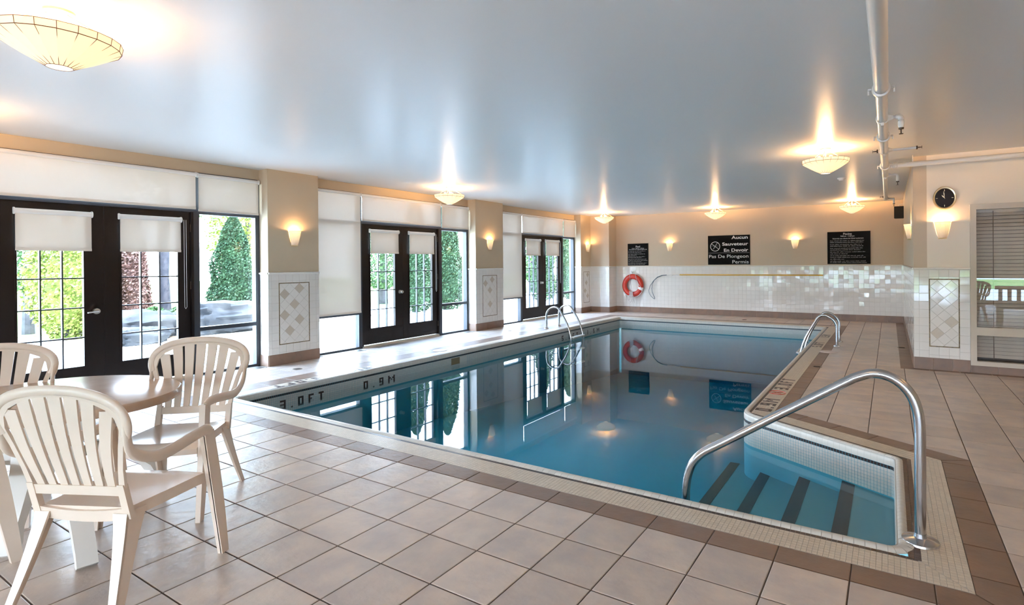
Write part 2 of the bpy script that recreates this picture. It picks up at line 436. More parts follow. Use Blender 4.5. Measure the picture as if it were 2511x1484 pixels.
for n_ in list(nt_.nodes):
    if n_.type == 'OBJECT_INFO':
        for l_ in list(nt_.links):
            if l_.from_node == n_: nt_.links.new(gi.outputs['Random Per Island'], l_.to_socket)
part('tile_field', rest, 'floor_tile_b', floor, stuff=True)

# ring strips around pool: outward offsets
def off_poly(d): 
    return inset_poly(POOL, -d)
def edge_frame(i):
    a, b = POOL[i], POOL[(i+1) % len(POOL)]
    l = math.hypot(b[0]-a[0], b[1]-a[1]); U = V((b[0]-a[0])/l, (b[1]-a[1])/l, 0); N = V(U.y, -U.x, 0)  # outward for CCW
    return a, U, N, l
def strip_planes(i):
    """mitre planes at both ends in edge (u,v) coordinates, v outward"""
    a, U, N, l = edge_frame(i); big = off_poly(1.0)
    A, B = big[i], big[(i+1) % len(POOL)]
    ua = V(A[0]-a[0], A[1]-a[1], 0).dot(U); ub = V(B[0]-a[0], B[1]-a[1], 0).dot(U)
    return [(-1, ua, 0), (1, -(ub-l), l)]
OFFS = {0: (.085, .111, .292, .454), 1: (.05, .105, .292, .4696), 2: (.06, .085, .255, .42), 3: (.06, .085, .27, .414), 4: (.07, .095, .28, .477), 5: (.06, .085, .25, .551)}
# outline polygons for band: use own boundary: inner offsets by mosaic edge
def ring_line(i, d):
    a, U, N, l = edge_frame(i); return (N.x, N.y, V(a[0], a[1], 0).dot(N)+d)
def isect(L1, L2):
    a, b, c = L1; d, e, f_ = L2; D = a*e-b*d; return ((c*e-b*f_)/D, (a*f_-c*d)/D)
def ring(k):
    n = len(POOL); L = [ring_line(i, OFFS[i][k]) for i in range(n)]
    return [isect(L[i-1], L[i]) for i in range(n)]
R0, R1, R2, R3 = ring(0), ring(1), ring(2), ring(3)
R3[0] = (XL, GY); R3[1] = (XR, GY); R3[4] = (XI, YF); R3[5] = (XL, YF); R3[2] = (XR, 4.85); R3[3] = (XI, DC-sl*XI)
# brown border tiles between R2 and R3
for i in range(6):
    a2, b2, a3, b3 = R2[i], R2[(i+1) % 6], R3[i], R3[(i+1) % 6]
    L = math.hypot(b3[0]-a3[0], b3[1]-a3[1]); U = V((b3[0]-a3[0])/L, (b3[1]-a3[1])/L, 0); N = V(U.y, -U.x, 0)
    quad = [a2, a3, b3, b2]
    if i in (0, 4): ts = [((GX+k*S)-a3[0])/U.x for k in range(-30, 30)]
    elif i in (1, 3, 5): ts = [((GY+k*S)-a3[1])/U.y for k in range(-10, 60)]
    else: ts = [k*S for k in range(-5, 12)]
    ts = sorted(ts)
    for k in range(len(ts)-1):
        if ts[k+1] < -.6 or ts[k] > L+.6: continue
        # half-planes along U
        c0 = V(a3[0], a3[1], 0).dot(U)
        cc = clip(quad, [(-U.x, -U.y, -(c0+ts[k])), (U.x, U.y, c0+ts[k+1])])
        if not cc or area(cc) < 3e-4: continue
        mx, my = sum(p[0] for p in cc)/len(cc), sum(p[1] for p in cc)/len(cc)
        b = MB().extrude([(p[0]-mx, p[1]-my) for p in inset_poly(cc, .0025)], FR, -.006, 0, .003)
        link('border_tile', b.mesh('border_tile', 'brown_tile'), floor, (mx, my, 0))
# right hand border along the right wall and clock wall (flush brown floor band)
for (a, b_, c_, d_) in [(RX-.16, RX, KY, BY), ]:
    k = 0; y = c_
    while y < d_-.01:
        y2 = min(y+S, d_)
        bb = MB().extrude(inset_poly([(a, y), (b_, y), (b_, y2), (a, y2)], .0025), FR, -.003, .0012, .002)
        link('border_tile', bb.mesh('border_tile', 'brown_tile', (a, y, 0)), floor, (a, y, 0)); y = y2
x = RX-.16
while x < 3.4:
    bb = MB().extrude(inset_poly([(x, KY-.10), (x+S, KY-.10), (x+S, KY), (x, KY)], .0025), FR, -.003, .0012, .002)
    link('border_tile', bb.mesh('border_tile', 'brown_tile', (x, KY, 0)), floor, (x, KY, 0)); x += S
# mosaics between R1 and R2 (grid of small tiles), real geometry joined
T = S/13
base_m = MB(); mos = MB(); dark = MB(); brown = MB(); bull = MB()
def grid_strip(mb, i, v0, v1, A0, A1, B0, B1, t=T, th=0.0):
    a, U, N, l = edge_frame(i); O = V(a[0], a[1], 0)
    def uv(p): q = V(p[0], p[1], 0)-O; return (q.dot(U), q.dot(N))
    quad = [uv(A0), uv(B0), uv(B1), uv(A1)]
    us = [p[0] for p in quad]; n0 = math.floor(min(us)/t); n1 = math.ceil(max(us)/t); rows = max(1, round((v1-v0)/t)); dv = (v1-v0)/rows
    for r in range(rows):
        for k in range(n0, n1):
            cell = [(k*t, v0+r*dv), ((k+1)*t, v0+r*dv), ((k+1)*t, v0+(r+1)*dv), (k*t, v0+(r+1)*dv)]
            pl = []
            m_ = len(quad)
            ar = sum(quad[j][0]*quad[(j+1) % m_][1]-quad[(j+1) % m_][0]*quad[j][1] for j in range(m_)); sg = 1 if ar > 0 else -1
            for j in range(m_):
                p, q = quad[j], quad[(j+1) % m_]; nx, ny = (q[1]-p[1])*sg, -(q[0]-p[0])*sg
                pl.append((nx, ny, nx*p[0]+ny*p[1]+1e-7))
            c = clip(cell, pl)
            if not c or area(c) < 1.2e-4: continue
            c = inset_poly(c, .0011)
            O2 = O
            vs = [O2+U*p[0]+N*p[1]+Zv*th for p in c]; vb = [O2+U*p[0]+N*p[1]-Zv*.0015 for p in inset_poly(c, -.0006)]
            kk = len(c)
            # orientation: frame (U,N) is left-handed seen from above -> reverse
            fs = [tuple(range(kk-1, -1, -1))]+[(j, (j+1) % kk, kk+(j+1) % kk, kk+j) for j in range(kk)]
            mb.add(vs+vb, fs)
for i in range(6):
    j = (i+1) % 6
    o = OFFS[i]
    grid_strip(mos, i, o[1], o[2], R1[i], R2[i], R1[j], R2[j])
    grid_strip(brown if i == 1 else dark, i, o[0], o[1], R0[i], R1[i], R0[j], R1[j])
part('mosaic', mos, 'mosaic', floor, stuff=True)
part('mosaic_edge_line', dark, 'mosaic_dark', floor, stuff=True)
part('mosaic_edge_line', brown, 'mosaic_brown', floor, stuff=True)
gb = MB()
for i in range(6):
    j = (i+1) % 6
    gb.quad((*R0[i], -.0028), (*R2[i], -.0028), (*R2[j], -.0028), (*R0[j], -.0028))
part('mosaic_grout', gb, 'grout_light', floor)

# ------------------------------------------------------------------ swimming pool
pool = thing('swimming_pool', 'indoor swimming pool with teal water, white tiled edge and corner steps', 'swimming pool', (-3.7, 8, 0))
def arc_corner(P, i, r, n=8):
    a, b, c = V(*P[i-1], 0), V(*P[i], 0), V(*P[(i+1) % len(P)], 0)
    d1 = (a-b).normalized(); d2 = (c-b).normalized(); ang = d1.angle(d2); t = r/math.tan(ang/2)
    p1 = b+d1*t; p2 = b+d2*t; cen = b+(d1+d2).normalized()*(r/math.sin(ang/2))
    v1, v2 = p1-cen, p2-cen; out = []
    for k in range(n+1):
        v = v1.lerp(v2, k/n).normalized()*r; out.append(((cen+v).x, (cen+v).y))
    return out
OUT = []
for i in range(6):
    OUT += arc_corner(POOL, i, {3: .26}.get(i, .04), 10 if i == 3 else 4)
# bullnose coping: profile swept round the outline, in small tile pieces
NP = len(OUT)
nrm = []
for i in range(NP):
    a, b, c = OUT[i-1], OUT[i], OUT[(i+1) % NP]
    e1 = V(b[0]-a[0], b[1]-a[1], 0).normalized(); e2 = V(c[0]-b[0], c[1]-b[1], 0).normalized()
    n1 = V(e1.y, -e1.x, 0); n2 = V(e2.y, -e2.x, 0); q = max(.35, 1+n1.dot(n2)); nrm.append((n1+n2)/q)
dens = []; dn = []
for i in range(NP):
    a, b = V(*OUT[i], 0), V(*OUT[(i+1) % NP], 0); L = (b-a).length; k = max(1, round(L/(T*2)))
    for j in range(k): dens.append((a.lerp(b, j/k), a.lerp(b, (j+1)/k), nrm[i].lerp(nrm[(i+1) % NP], j/k), nrm[i].lerp(nrm[(i+1) % NP], (j+1)/k)))
cop = MB()
prof = [(.0, -.062), (.0, -.03), (.004, -.012), (.014, .0), (.03, .008), (.05, .009), (.072, .004), (.083, -.003)]
prof2 = [(.0, -.062), (.0, -.03), (.003, -.012), (.012, .0), (.024, .007), (.036, .008), (.048, .004), (.058, -.003)]
for a, b, na, nb in dens:
    near = a.y < 3.3 and b.y < 3.3
    pf = prof if near else prof2
    d = (b-a); g = .0012/max(d.length, .01)
    A, B = a.lerp(b, g), b.lerp(a, g); vs = []
    for w, z in pf: vs += [A+na*w+Zv*z, B+nb*w+Zv*z]
    cop.add(vs, [(2*k, 2*k+2, 2*k+3, 2*k+1) for k in range(len(pf)-1)])
part('coping', cop, 'bullnose', pool, smooth=50, stuff=True)
cb = MB()
for i in range(NP):
    a, b = V(*OUT[i], 0), V(*OUT[(i+1) % NP], 0); na, nb = nrm[i], nrm[(i+1) % NP]
    w1 = .086 if (a.y < 3.3 and b.y < 3.3) else .062
    cb.add([a+na*.002-Zv*.06, b+nb*.002-Zv*.06, b+nb*.004-Zv*.003, a+na*.004-Zv*.003, b+nb*w1-Zv*.003, a+na*w1-Zv*.003], [(0, 3, 2, 1), (3, 5, 4, 2)])
part('coping_grout', cb, 'grout_light', pool)
# wall tiles under the coping: dark line row, then white rows to below the water
wt = MB(); wd = MB(); wb = MB()
for i in range(NP):
    a, b = V(*OUT[i], 0), V(*OUT[(i+1) % NP], 0); L = (b-a).length; k = max(1, round(L/T))
    vis_near = max(a.y, b.y) < 3.3 and abs(a.y-b.y) < .01
    for j in range(k):
        A, B = a.lerp(b, (j+.05)/k), a.lerp(b, (j+.95)/k)
        rows = [(-.0635, -.0870, wd)]
        if not vis_near:
            rows += [(-.0635-T*r, -.0635-T*r-.0235, wt) for r in range(1, 9)]
        for z1_, z2_, mb in rows: mb.quad(A+Zv*z2_, A+Zv*z1_, B+Zv*z1_, B+Zv*z2_)
    n_ = V((b-a).y, -(b-a).x, 0).normalized()*.0012
    wb.quad(a+n_-Zv*1.7, a+n_-Zv*.06, b+n_-Zv*.06, b+n_-Zv*1.7)
part('waterline_tiles', wt, 'basin_tile', pool, stuff=True)
part('dark_tile_line', wd, 'mosaic_dark', pool, stuff=True, label='line of small black tiles under the coping')
part('basin_wall', wb, 'basin', pool)
# bottom sloping away
bt = MB(); bt.quad((-6.3, 3.0, -.95), (.2, 3.0, -.95), (.2, 6.0, -.98), (-6.3, 6.0, -.98)); bt.quad((-6.3, 6.0, -.98), (.2, 6.0, -.98), (.2, 13.3, -1.5), (-6.3, 13.3, -1.5))
part('basin_floor', bt, 'basin', pool)
# steps with dark nosings
stx = [(-.24, -.30), (-.58, -.40), (-.94, -.50), (-1.31, -.60)]
st_end = 5.75
prev = .02; sb = MB()
for k, (xs, zs) in enumerate(stx):
    ye = 4.62+.552*(.02-xs)+.1 if k < 3 else 5.6
    sb.add([(xs-.09, 3.2, zs), (prev, 3.2, zs), (prev, ye, zs), (xs-.09, ye, zs), (xs-.09, 3.2, -1), (xs-.09, ye, -1), (prev, ye, -1)],
           [(0, 1, 2, 3), (0, 3, 5, 4), (3, 2, 6, 5)])
    nb_ = MB().box((xs-.093, 3.2, zs-.045), (xs, ye-.001, zs+.002))
    part('step_nosing', nb_, 'stripe_tile', pool)
    prev = xs-.09
part('step', sb, 'step_paint', pool)
# skimmer opening on the left wall
sk = MB().box((-6.139, 6.6, -.23), (-6.1385, 6.96, -.098))
part('skimmer_mouth', sk, 'skimmer_dark', pool)
sk = MB(); sk.box((-6.138, 6.60, -.235), (-6.128, 6.96, -.205)); sk.box((-6.138, 6.80, -.21), (-6.128, 6.96, -.10))
part('skimmer_weir', sk, 'basin_tile', pool)
# tile lettering
GL = {'0': ["111","101","101","101","111"], '3': ["111","001","111","001","111"], '9': ["111","101","111","001","111"], 'F': ["111","100","110","100","100"],
      'T': ["111","010","010","010","010"], 'M': ["10001","11011","10101","10001","10001"], '.': ["0","0","0","0","1"], '5': ["111","100","111","001","111"], '1': ["1","1","1","1","1"]}
def lettering(text, O, U, Vd, N, px, pxv, gap, m='letter_dark', parent=None):
    """U reading direction, Vd up direction; every character is a part of its own"""
    u = 0
    for ch in text:
        g = GL[ch]; mb = MB()
        cells = set((r, c) for r, row in enumerate(g) for c, b in enumerate(row) if b == '1')
        for r, c in cells:
            x0_, x1_ = u+c*px, u+(c+1)*px-(0 if (r, c+1) in cells else .001)
            y0_, y1_ = (4-r)*pxv+(0 if (r+1, c) in cells else .001), (5-r)*pxv
            mb.extrude([(x0_, y0_), (x1_, y0_), (x1_, y1_), (x0_, y1_)], (O, U, Vd, N), 0, .0014)
        o = part('depth_marking', mb, m, parent or pool)
        bm_merge(o.data)
        u += len(g[0])*px+gap
Xn = -Xv
# deck right of the pool
for yy, tx in ((5.48, '0.9M'), (6.50, '3.0FT')):
    lettering(tx, V(-.985, yy, .0002), Yv, Xn, Zv, T*1.15, T*1.2, .058)
for yy, tx in ((10.0, '5.0FT'), (11.3, '1.5M')):
    lettering(tx, V(-.985, yy, .0002), Yv, Xn, Zv, T*1.25, T*1.2, .045)
rd = MB()
cc_ = V(-1.065, 6.31, .0006)
rd.sweep([cc_+V((.085*math.cos(a)), .085*math.sin(a), 0) for a in np.linspace(0, 2*PI, 29)[:-1]], (.006, .0012), 4, closed=True, upv=(0,0,1))
rd.sweep([cc_+V(-.05, -.05, 0), cc_+V(.05, .05, 0)], .004, 4); rd.sweep([cc_+V(-.05, .03, 0), cc_+V(.0, -.01, 0), cc_+V(.04, -.03, 0)], .003, 4)
part('no_diving_symbol', rd, 'letter_red', pool)
# deck left of the pool
lettering('3.0FT', V(-6.36, 4.33, .0002), -Yv, Xv, Zv, T*1.25, T*1.1, .05)
lettering('0.9M', V(-6.36, 5.35, .0002), -Yv, Xv, Zv, T*1.25, T*1.1, .06)
# on the left pool wall
for yy, tx, gp in ((3.70, '3.0FT', .066), (4.88, '0.9M', .085), (10.08, '5.0FT', .10), (11.25, '1.5M', .12)):
    lettering(tx, V(-6.1395, yy, -.255), Yv, Zv, Xv, T*.95, T*.9, gp)
# water body
wa = MB(); k = NP; ins = [(V(*OUT[i], 0)-nrm[i]*.0025) for i in range(k)]
nx_, ny_ = 1, 1
wa.add([p+Zv*WZ for p in ins]+[p-Zv*1.65 for p in ins], [tuple(range(k)), tuple(range(2*k-1, k-1, -1))]+[(i, k+i, k+(i+1) % k, (i+1) % k) for i in range(k)])
part('water', wa, 'water', pool, label='still teal water mirroring windows and lamps')

# ------------------------------------------------------------------ walls
def tile_rect(parent, O, U, Vd, N, w, h, t, maxparts, skip=None, name='tile', m='wall_tile', mb_m='wall_tile_b', jit=.006, order=None, voff=0, uoff=0):
    """grid of separate wall tiles on a rectangle w x h at O"""
    cells = []
    nu = math.ceil((w-uoff)/t-1e-6)+1; nv = math.ceil(h/t-1e-6)
    for i in range(-1, nu):
        for j in range(nv):
            c = clip([(uoff+i*t, h-(j+1)*t), (uoff+(i+1)*t, h-(j+1)*t), (uoff+(i+1)*t, h-j*t), (uoff+i*t, h-j*t)], [(-1,0,0),(1,0,w),(0,-1,0),(0,1,h)])
            if not c or area(c) < 2e-4: continue
            mu, mv = sum(p[0] for p in c)/len(c), sum(p[1] for p in c)/len(c)
            if skip and skip(mu, mv): continue
            if skip:
                for (a0, b0, a1, b1) in getattr(skip, 'rects', []): pass
            cells.append((mu, mv, c))
    if order: cells.sort(key=order)
    fm = MB().extrude([(-t/2+.0012,-t/2+.0012),(t/2-.0012,-t/2+.0012),(t/2-.0012,t/2-.0012),(-t/2+.0012,t/2-.0012)], (V(0,0,0),U,Vd,N), -.003, .0034, .0016).mesh(name, m)
    rest = MB(); k = 0
    for mu, mv, c in cells:
        P = O+U*mu+Vd*mv
        if k < maxparts:
            if abs(area(c)-t*t) < 1e-7: o = link(name, fm, parent, P-parent.location)
            else:
                b = MB().extrude(inset_poly([(p[0]-mu, p[1]-mv) for p in c], .0012), (V(0,0,0),U,Vd,N), -.003, .0034, .0016)
                o = link(name, b.mesh(name, m), parent, P-parent.location)
            o.rotation_euler = tuple(random.gauss(0, jit) for _ in range(3)) if jit else (0,0,0)
            k += 1
        else:
            ju = U+N*random.gauss(0, jit); jv = Vd+N*random.gauss(0, jit)
            rest.extrude(inset_poly([(p[0]-mu, p[1]-mv) for p in c], .0012), (P, ju, jv, N), -.003, .0034, .0016)
    if rest.v: part(name+'_field', rest, mb_m, parent, stuff=True)
def base_row(name, O, U, N, w, h=BASE, t=S, parent=None, uoff=0, cap=True):
    p = parent or struct(name)
    u = uoff
    while u < w-.005:
        a, b = max(0, u), min(w, u+t)
        if b-a > .01:
            mb = MB().extrude(inset_poly([(a, 0), (b, 0), (b, h), (a, h)], .0015), (O, U, Zv, N), 0, .009, .002)
            c = O+U*a
            link('baseboard_tile', mb.mesh('baseboard_tile', 'brown_tile', tuple(c)), p, c-p.location)
        u += t
    return p
def cap_rail(O, U, N, w, parent):
    mb = MB().sweep([O+N*.004, O+U*w+N*.004], 1, prof=[(-.016, 0), (.016, 0), (.016, .010), (.010, .017), (-.002, .017), (-.008, .008), (-.016, .006)], upv=(0,0,1))
    # make sure profile bulges outwards: B = T x N(up)
    part('cap_rail', mb, 'cap_tile', parent, smooth=50)
def wainscot(parent, O, U, N, w, maxparts, panel=None, uoff=0, order=None, jit=.006):
    """tiles from BASE to CAP-.016 on wall face at origin O (floor level, left end seen from the room)"""
    h = CAP-.016-BASE; O2 = O+Zv*BASE
    bk = MB().extrude([(0, 0), (w, 0), (w, h), (0, h)], (O2, U, Zv, N), -.001, .001)
    part('wall_grout', bk, 'grout_light', parent)
    sk = None
    if panel:
        a, b, z0, z1 = panel[:4]
        def sk(mu, mv): return False
    cells_skip = None
    if panel:
        # tile around the panel: four rectangles
        a, b, z0, z1 = panel[:4]; z0 -= BASE; z1 -= BASE
        for (u0_, v0_, w_, h_) in ((0, 0, a, h), (b, 0, w-b, h), (a, z1, b-a, h-z1), (a, 0, b-a, z0)):
            if w_ < .01 or h_ < .01: continue
            tile_rect(parent, O2+U*u0_+Zv*v0_, U, Zv, N, w_, h_, TS, maxparts, jit=jit, uoff=(w_ % TS if u0_ == 0 else 0))
        # liner
        lw = .011
        lm = MB()
        for q in ([(a, z0), (b, z0), (b, z0+lw), (a, z0+lw)], [(a, z1-lw), (b, z1-lw), (b, z1), (a, z1)], [(a, z0+lw), (a+lw, z0+lw), (a+lw, z1-lw), (a, z1-lw)], [(b-lw, z0+lw), (b, z0+lw), (b, z1-lw), (b-lw, z1-lw)]):
            lm.extrude(q, (O2, U, Zv, N), .0, .0045, .001)
        part('panel_liner', lm, 'liner', parent, label='thin bronze liner framing the diamond panel')
        # diamonds
        cu, cv, hd, acc = panel[4]; R = [(-1,0,-(a+lw+.001)),(1,0,b-lw-.001),(0,-1,-(z0+lw+.001)),(0,1,z1-lw-.001)]
        for i in range(-6, 7):
            for j in range(-12, 13):
                if (i+j) % 2: continue
                x, y = cu+i*hd, (cv-BASE)+j*hd
                c = clip([(x-hd, y), (x, y-hd), (x+hd, y), (x, y+hd)], R)
                if not c or area(c) < 3e-4: continue
                isacc = (i, j) in acc
                b_ = MB().extrude(inset_poly([(p[0]-x, p[1]-y) for p in c], .0012), (V(0,0,0), U, Zv, N), -.003, .0034, .0015)
                o = link('diamond_tile', b_.mesh('diamond_tile', 'accent_tile' if isacc else 'wall_tile'), parent, O2+U*x+Zv*y-parent.location)
                o.rotation_euler = tuple(random.gauss(0, .004) for _ in range(3))
                if isacc: o['label'] = 'beige accent diamond tile'
    else:
        tile_rect(parent, O2, U, Zv, N, w, h, TS, maxparts, jit=jit, uoff=uoff, order=order)
    cap_rail(O+Zv*(CAP-.016), U, N, w, parent)

# left wall soffit above the windows + solid parts
wl = MB(); wl.box((-8.0, FY, 2.69), (WX-.005, 14.7, CE)); wl.box((-8.0, FY, 0), (WX-.005, -3.6, 2.69))
wall_left = struct('wall_left', wl, 'paint')
# pillars
ACC = {0: ((0,0), (1,3), (-2,2), (-2,-2), (1,-3), (-1,-5)), 1: ((0,0), (1,3), (-2,2), (0,-4)), 2: ((0,0), (1,3), (1,-5))}
pinfo = [(4.586, 5.071, 4.828, .874), (9.188, 9.692, 9.44, .864), (13.73, 14.09, 13.90, .873)]
for k, (a, b) in enumerate(PIL):
    b2 = b if k < 2 else BY
    p = struct('pillar', MB().box((-8.0, a, 0), (PX, b2, CE)), 'paint')
    n0, n1, cyv, czv = pinfo[k]
    if k == 2: acc = {(1, 3), (0, 0), (1, -5), (-1, -3)}
    else: acc = set(ACC[k])
    # seen from the room, u runs along +Y? face normal +X: U=+Y, N=+X
    wainscot(p, V(PX, a, 0), Yv, Xv, b-a, 200, (n0-a, n1-a, .29, 1.195, (cyv-a, czv, .0775, acc)))
    base_row('', V(PX, a, 0), Yv, Xv, b-a, parent=p, t=.345 if k else .4)
    # near side face (normal -Y)
    wsd = PX-WX
    wainscot(p, V(WX, a, 0), Xv, -Yv, wsd, 30); base_row('', V(WX, a, 0), Xv, -Yv, wsd, parent=p)
    if k < 2:
        wainscot(p, V(PX, b, 0), Xn, Yv, wsd, 0); base_row('', V(PX, b, 0), Xn, Yv, wsd, parent=p)
p = struct('pillar', MB().box((-8.0, -.2, 0), (PX, .62, CE)), 'paint')
base_row('', V(PX, -.2, 0), Yv, Xv, .82, parent=p)
w0 = struct('window_8'); m_ = MB()
for y0_, y1_, z0_, z1_ in ((-3.6, -3.54, 0, 2.69), (-.26, -.2, 0, 2.69), (-1.93, -1.87, 0, 2.69), (-3.54, -.26, 0, .04), (-3.54, -.26, .59, .64), (-3.54, -.26, 2.14, 2.2), (-3.54, -.26, 2.65, 2.69)): m_.box((WX-.10, y0_, z0_), (WX, y1_, z1_))
part('frame', m_, 'dark_frame', w0); part('pane', MB().box((WX-.056, -3.54, .04), (WX-.05, -.26, 2.65)), 'glass', w0)
# corner projection at the back
cpx = -7.0
p = struct('pillar', MB().box((PX, 14.18, 0), (cpx, BY+.1, CE)), 'paint_light')
wainscot(p, V(PX, 14.18, 0), Xv, -Yv, cpx-PX, 80); base_row('', V(PX, 14.18, 0), Xv, -Yv, cpx-PX, parent=p)
wainscot(p, V(cpx, 14.18, 0), Yv, Xv, BY-14.18, 20); base_row('', V(cpx, 14.18, 0), Yv, Xv, BY-14.18, parent=p)
# back wall
wback = struct('wall_back', MB().box((-8.0, BY, -.1), (RX+.2, BY+.2, CE)), 'paint_light')
wainscot(wback, V(cpx, BY, 0), Xv, -Yv, RX-cpx, 300, order=lambda c: -c[0], jit=.008)
base_row('baseboard_back', V(cpx, BY, 0), Xv, -Yv, RX-cpx, uoff=.11-S)
# right wall (side of the projecting block) and clock wall
blk = MB(); blk.box((RX, KY, -.05), (RX+.15, BY+.2, CE))
wright = struct('wall_right', blk, 'paint_light')
wainscot(wright, V(RX, BY, 0), -Yv, Xn, BY-KY, 60, order=lambda c: -c[0]); base_row('baseboard_right', V(RX, BY, 0), -Yv, Xn, BY-KY)
KL, KR, KB, KT = .949, 3.2, .155, 2.088    # glazed opening
kw = MB(); kw.box((RX+.15, KY, -.05), (.885, KY+.15, CE)); kw.box((.885, KY, 2.156), (EX, KY+.15, CE)); kw.box((.885, KY, -.05), (EX, KY+.15, .10)); kw.box((3.26, KY, .1), (EX, KY+.15, 2.156))
wk = struct('wall_clock_side', kw, 'paint_clock_lit')
wk.name = 'wall_front_right'
kacc = {(1, -1), (-1, -3)}
wainscot(wk, V(RX, KY, 0), Xv, -Yv, .885-RX, 120, (.446-RX, .776-RX, .305, 1.202, (.612-RX, .718, .077, kacc)), jit=.004)
base_row('baseboard_clock_side', V(RX, KY, 0), Xv, -Yv, .885-RX, t=.21)
bk_ = base_row('baseboard_window_side', V(.885, KY, 0), Xv, -Yv, EX-.885, h=.098, uoff=-.05)
# east and front walls, outside the frame
ef = MB(); ef.box((EX, FY, -.1), (EX+.2, KY+.15, CE))
struct('wall_east', ef, 'paint_light')
ff = MB(); ff.box((-8.0, FY-.2, -.1), (-7.3, FY, CE)); ff.box((-7.3, FY-.2, 2.5), (4.1, FY, CE)); ff.box((4.1, FY-.2, -.1), (EX+.2, FY, CE)); ff.box((-7.3, FY-.2, -.1), (4.1, FY, .08))
struct('wall_front', ff, 'paint')
struct('roof_slab', MB().box((-8.25, FY-.5, CE+.25), (EX+.5, BY+.5, CE+.4)), 'roof')
struct('wall_block_back', MB().box((RX+.15, BY, 0), (EX+.2, BY+.2, CE)), 'plaster')
struct('wall_block_side', MB().box((EX, KY+.15, 0), (EX+.2, BY+.2, CE)), 'plaster')

# ------------------------------------------------------------------ windows and doors of the left wall
GROUPS = [(0.62, 1.69, 3.565, 4.4325), (5.234, 6.205, 8.085, 8.966), (9.928, 10.965, 12.875, 13.59)]
FD = .10   # frame depth
def fbox(mb, y0, y1, z0, z1, x0=WX-FD, x1=WX): mb.box((x0, y0, z0), (x1, y1, z1))
dn_ = 0
for gi_, (a, b, c, d) in enumerate(GROUPS):
    w = struct('window_%d' % (gi_+1))
    fr = MB()
    TZ = 2.17; TOP = 2.69
    for y in (a, c): pass
    fbox(fr, a, a+.05, 0, TOP); fbox(fr, d-.06, d, 0, TOP)
    fbox(fr, b-.07, b, 0, TOP); fbox(fr, c, c+.07, 0, TOP)
    for y0_, y1_ in ((a+.05, b-.07), (c+.07, d-.06)):
        fbox(fr, y0_, y1_, .0, .035); fbox(fr, y0_, y1_, .59, .64); fbox(fr, y0_, y1_, TZ-.03, TZ+.03); fbox(fr, y0_, y1_, TOP-.04, TOP)
    fbox(fr, b, c, TZ-.01, TZ+.05); fbox(fr, b, c, TOP-.04, TOP)
    part('frame', fr, 'dark_frame', w)
    for y0_, y1_ in ((a+.05, b-.07), (c+.07, d-.06)):
        for z0_, z1_ in ((.035, .59), (.64, TZ-.03), (TZ+.03, TOP-.04)):
            part('pane', MB().box((WX-.056, y0_, z0_), (WX-.05, y1_, z1_)), 'glass', w)
    part('pane', MB().box((WX-.056, b, TZ+.05), (WX-.05, c, TOP-.04)), 'glass', w)
    # double door leaves
    mid = (b+c)/2
    for s_, (y0, y1) in enumerate(((b+.029, mid-.0006), (mid+.0006, c-.029))):
        dn_ += 1
        D = struct('door_%d' % dn_)
        ww = y1-y0
        if s_ == 0: g0, g1 = y0+.17, y1-.19
        else: g0, g1 = y0+.165, y1-.15
        gz0, gz1 = .325, 2.03
        dm = MB(); dx0, dx1 = WX-.075, WX-.028
        for (q0, q1, r0_, r1_) in ((y0, g0, .045, TZ-.009), (g1, y1, .045, TZ-.009), (g0, g1, .045, gz0), (g0, g1, gz1, TZ-.009)): dm.box((dx0, q0, r0_), (dx1, q1, r1_))
        # moulding round the glass
        for (q0, q1, r0_, r1_) in ((g0-.018, g0, gz0-.018, gz1), (g1, g1+.018, gz0-.018, gz1), (g0, g1, gz0-.018, gz0)): dm.box((dx1, q0, r0_), (dx1+.006, q1, r1_))
        part('leaf_frame', dm, 'black_frame', D)
        if s_ == 0:
            part('door_frame', MB().box((WX-FD, b, 0.03), (WX, b+.028, TZ-.01)).box((WX-FD, c-.028, .03), (WX, c, TZ-.01)), 'black_frame', w)
        mu = MB(); cw = (g1-g0)/3
        for k in (1, 2): mu.box((dx0+.005, g0+k*cw-.007, gz0), (dx1-.002, g0+k*cw+.007, gz1))
        zz = [gz0, .65, .987, 1.324, 1.66, gz1]
        for z_ in zz[1:-1]: mu.box((dx0+.006, g0, z_-.007), (dx1-.003, g1, z_+.007))
        part('muntin', mu, 'dark_frame', D)
        for k in range(3):
            for j in range(5):
                part('pane', MB().box((WX-.054, g0+k*cw+.007, zz[j]+.007), (WX-.050, g0+(k+1)*cw-.007, zz[j+1]-.007)), 'glass', D)
        # kick threshold strip, hinges
        part('threshold', MB().box((WX-.08, y0, .0), (WX+.015, y1, .034)), 'threshold', D, label='pale metal threshold')
        hy = y0 if s_ == 0 else y1
        for z_ in (.25, 1.2, 1.95): part('hinge', MB().lathe([(0, -.05), (.009, -.05), (.009, .05), (0, .05)], (WX-.02, hy, z_), 8), 'dark_metal', D)
        if s_ == 0:
            hb = MB().lathe([(0, .028), (.032, .026), (.036, .0)], (WX-.028, y1-.078, .94), 20, axis='x')
            ho = part('handle', hb, 'brushed', D, smooth=True, label='satin lever handle')
            if gi_ == 0: hl = MB().sweep([(WX+.01, y1-.078, .94), (WX+.035, y1-.078, .94), (WX+.04, y1-.12, .938), (WX+.036, y1-.175, .93)], [.012, .012, .010, .008], 8)
            else: hl = MB().lathe([(0, .062), (.024, .058), (.03, .044), (.022, .03), (.012, .02), (.012, 0)], (WX-.005, y1-.078, .94), 16, axis='x')
            part('handle_lever', hl, 'brushed', D, smooth=True)
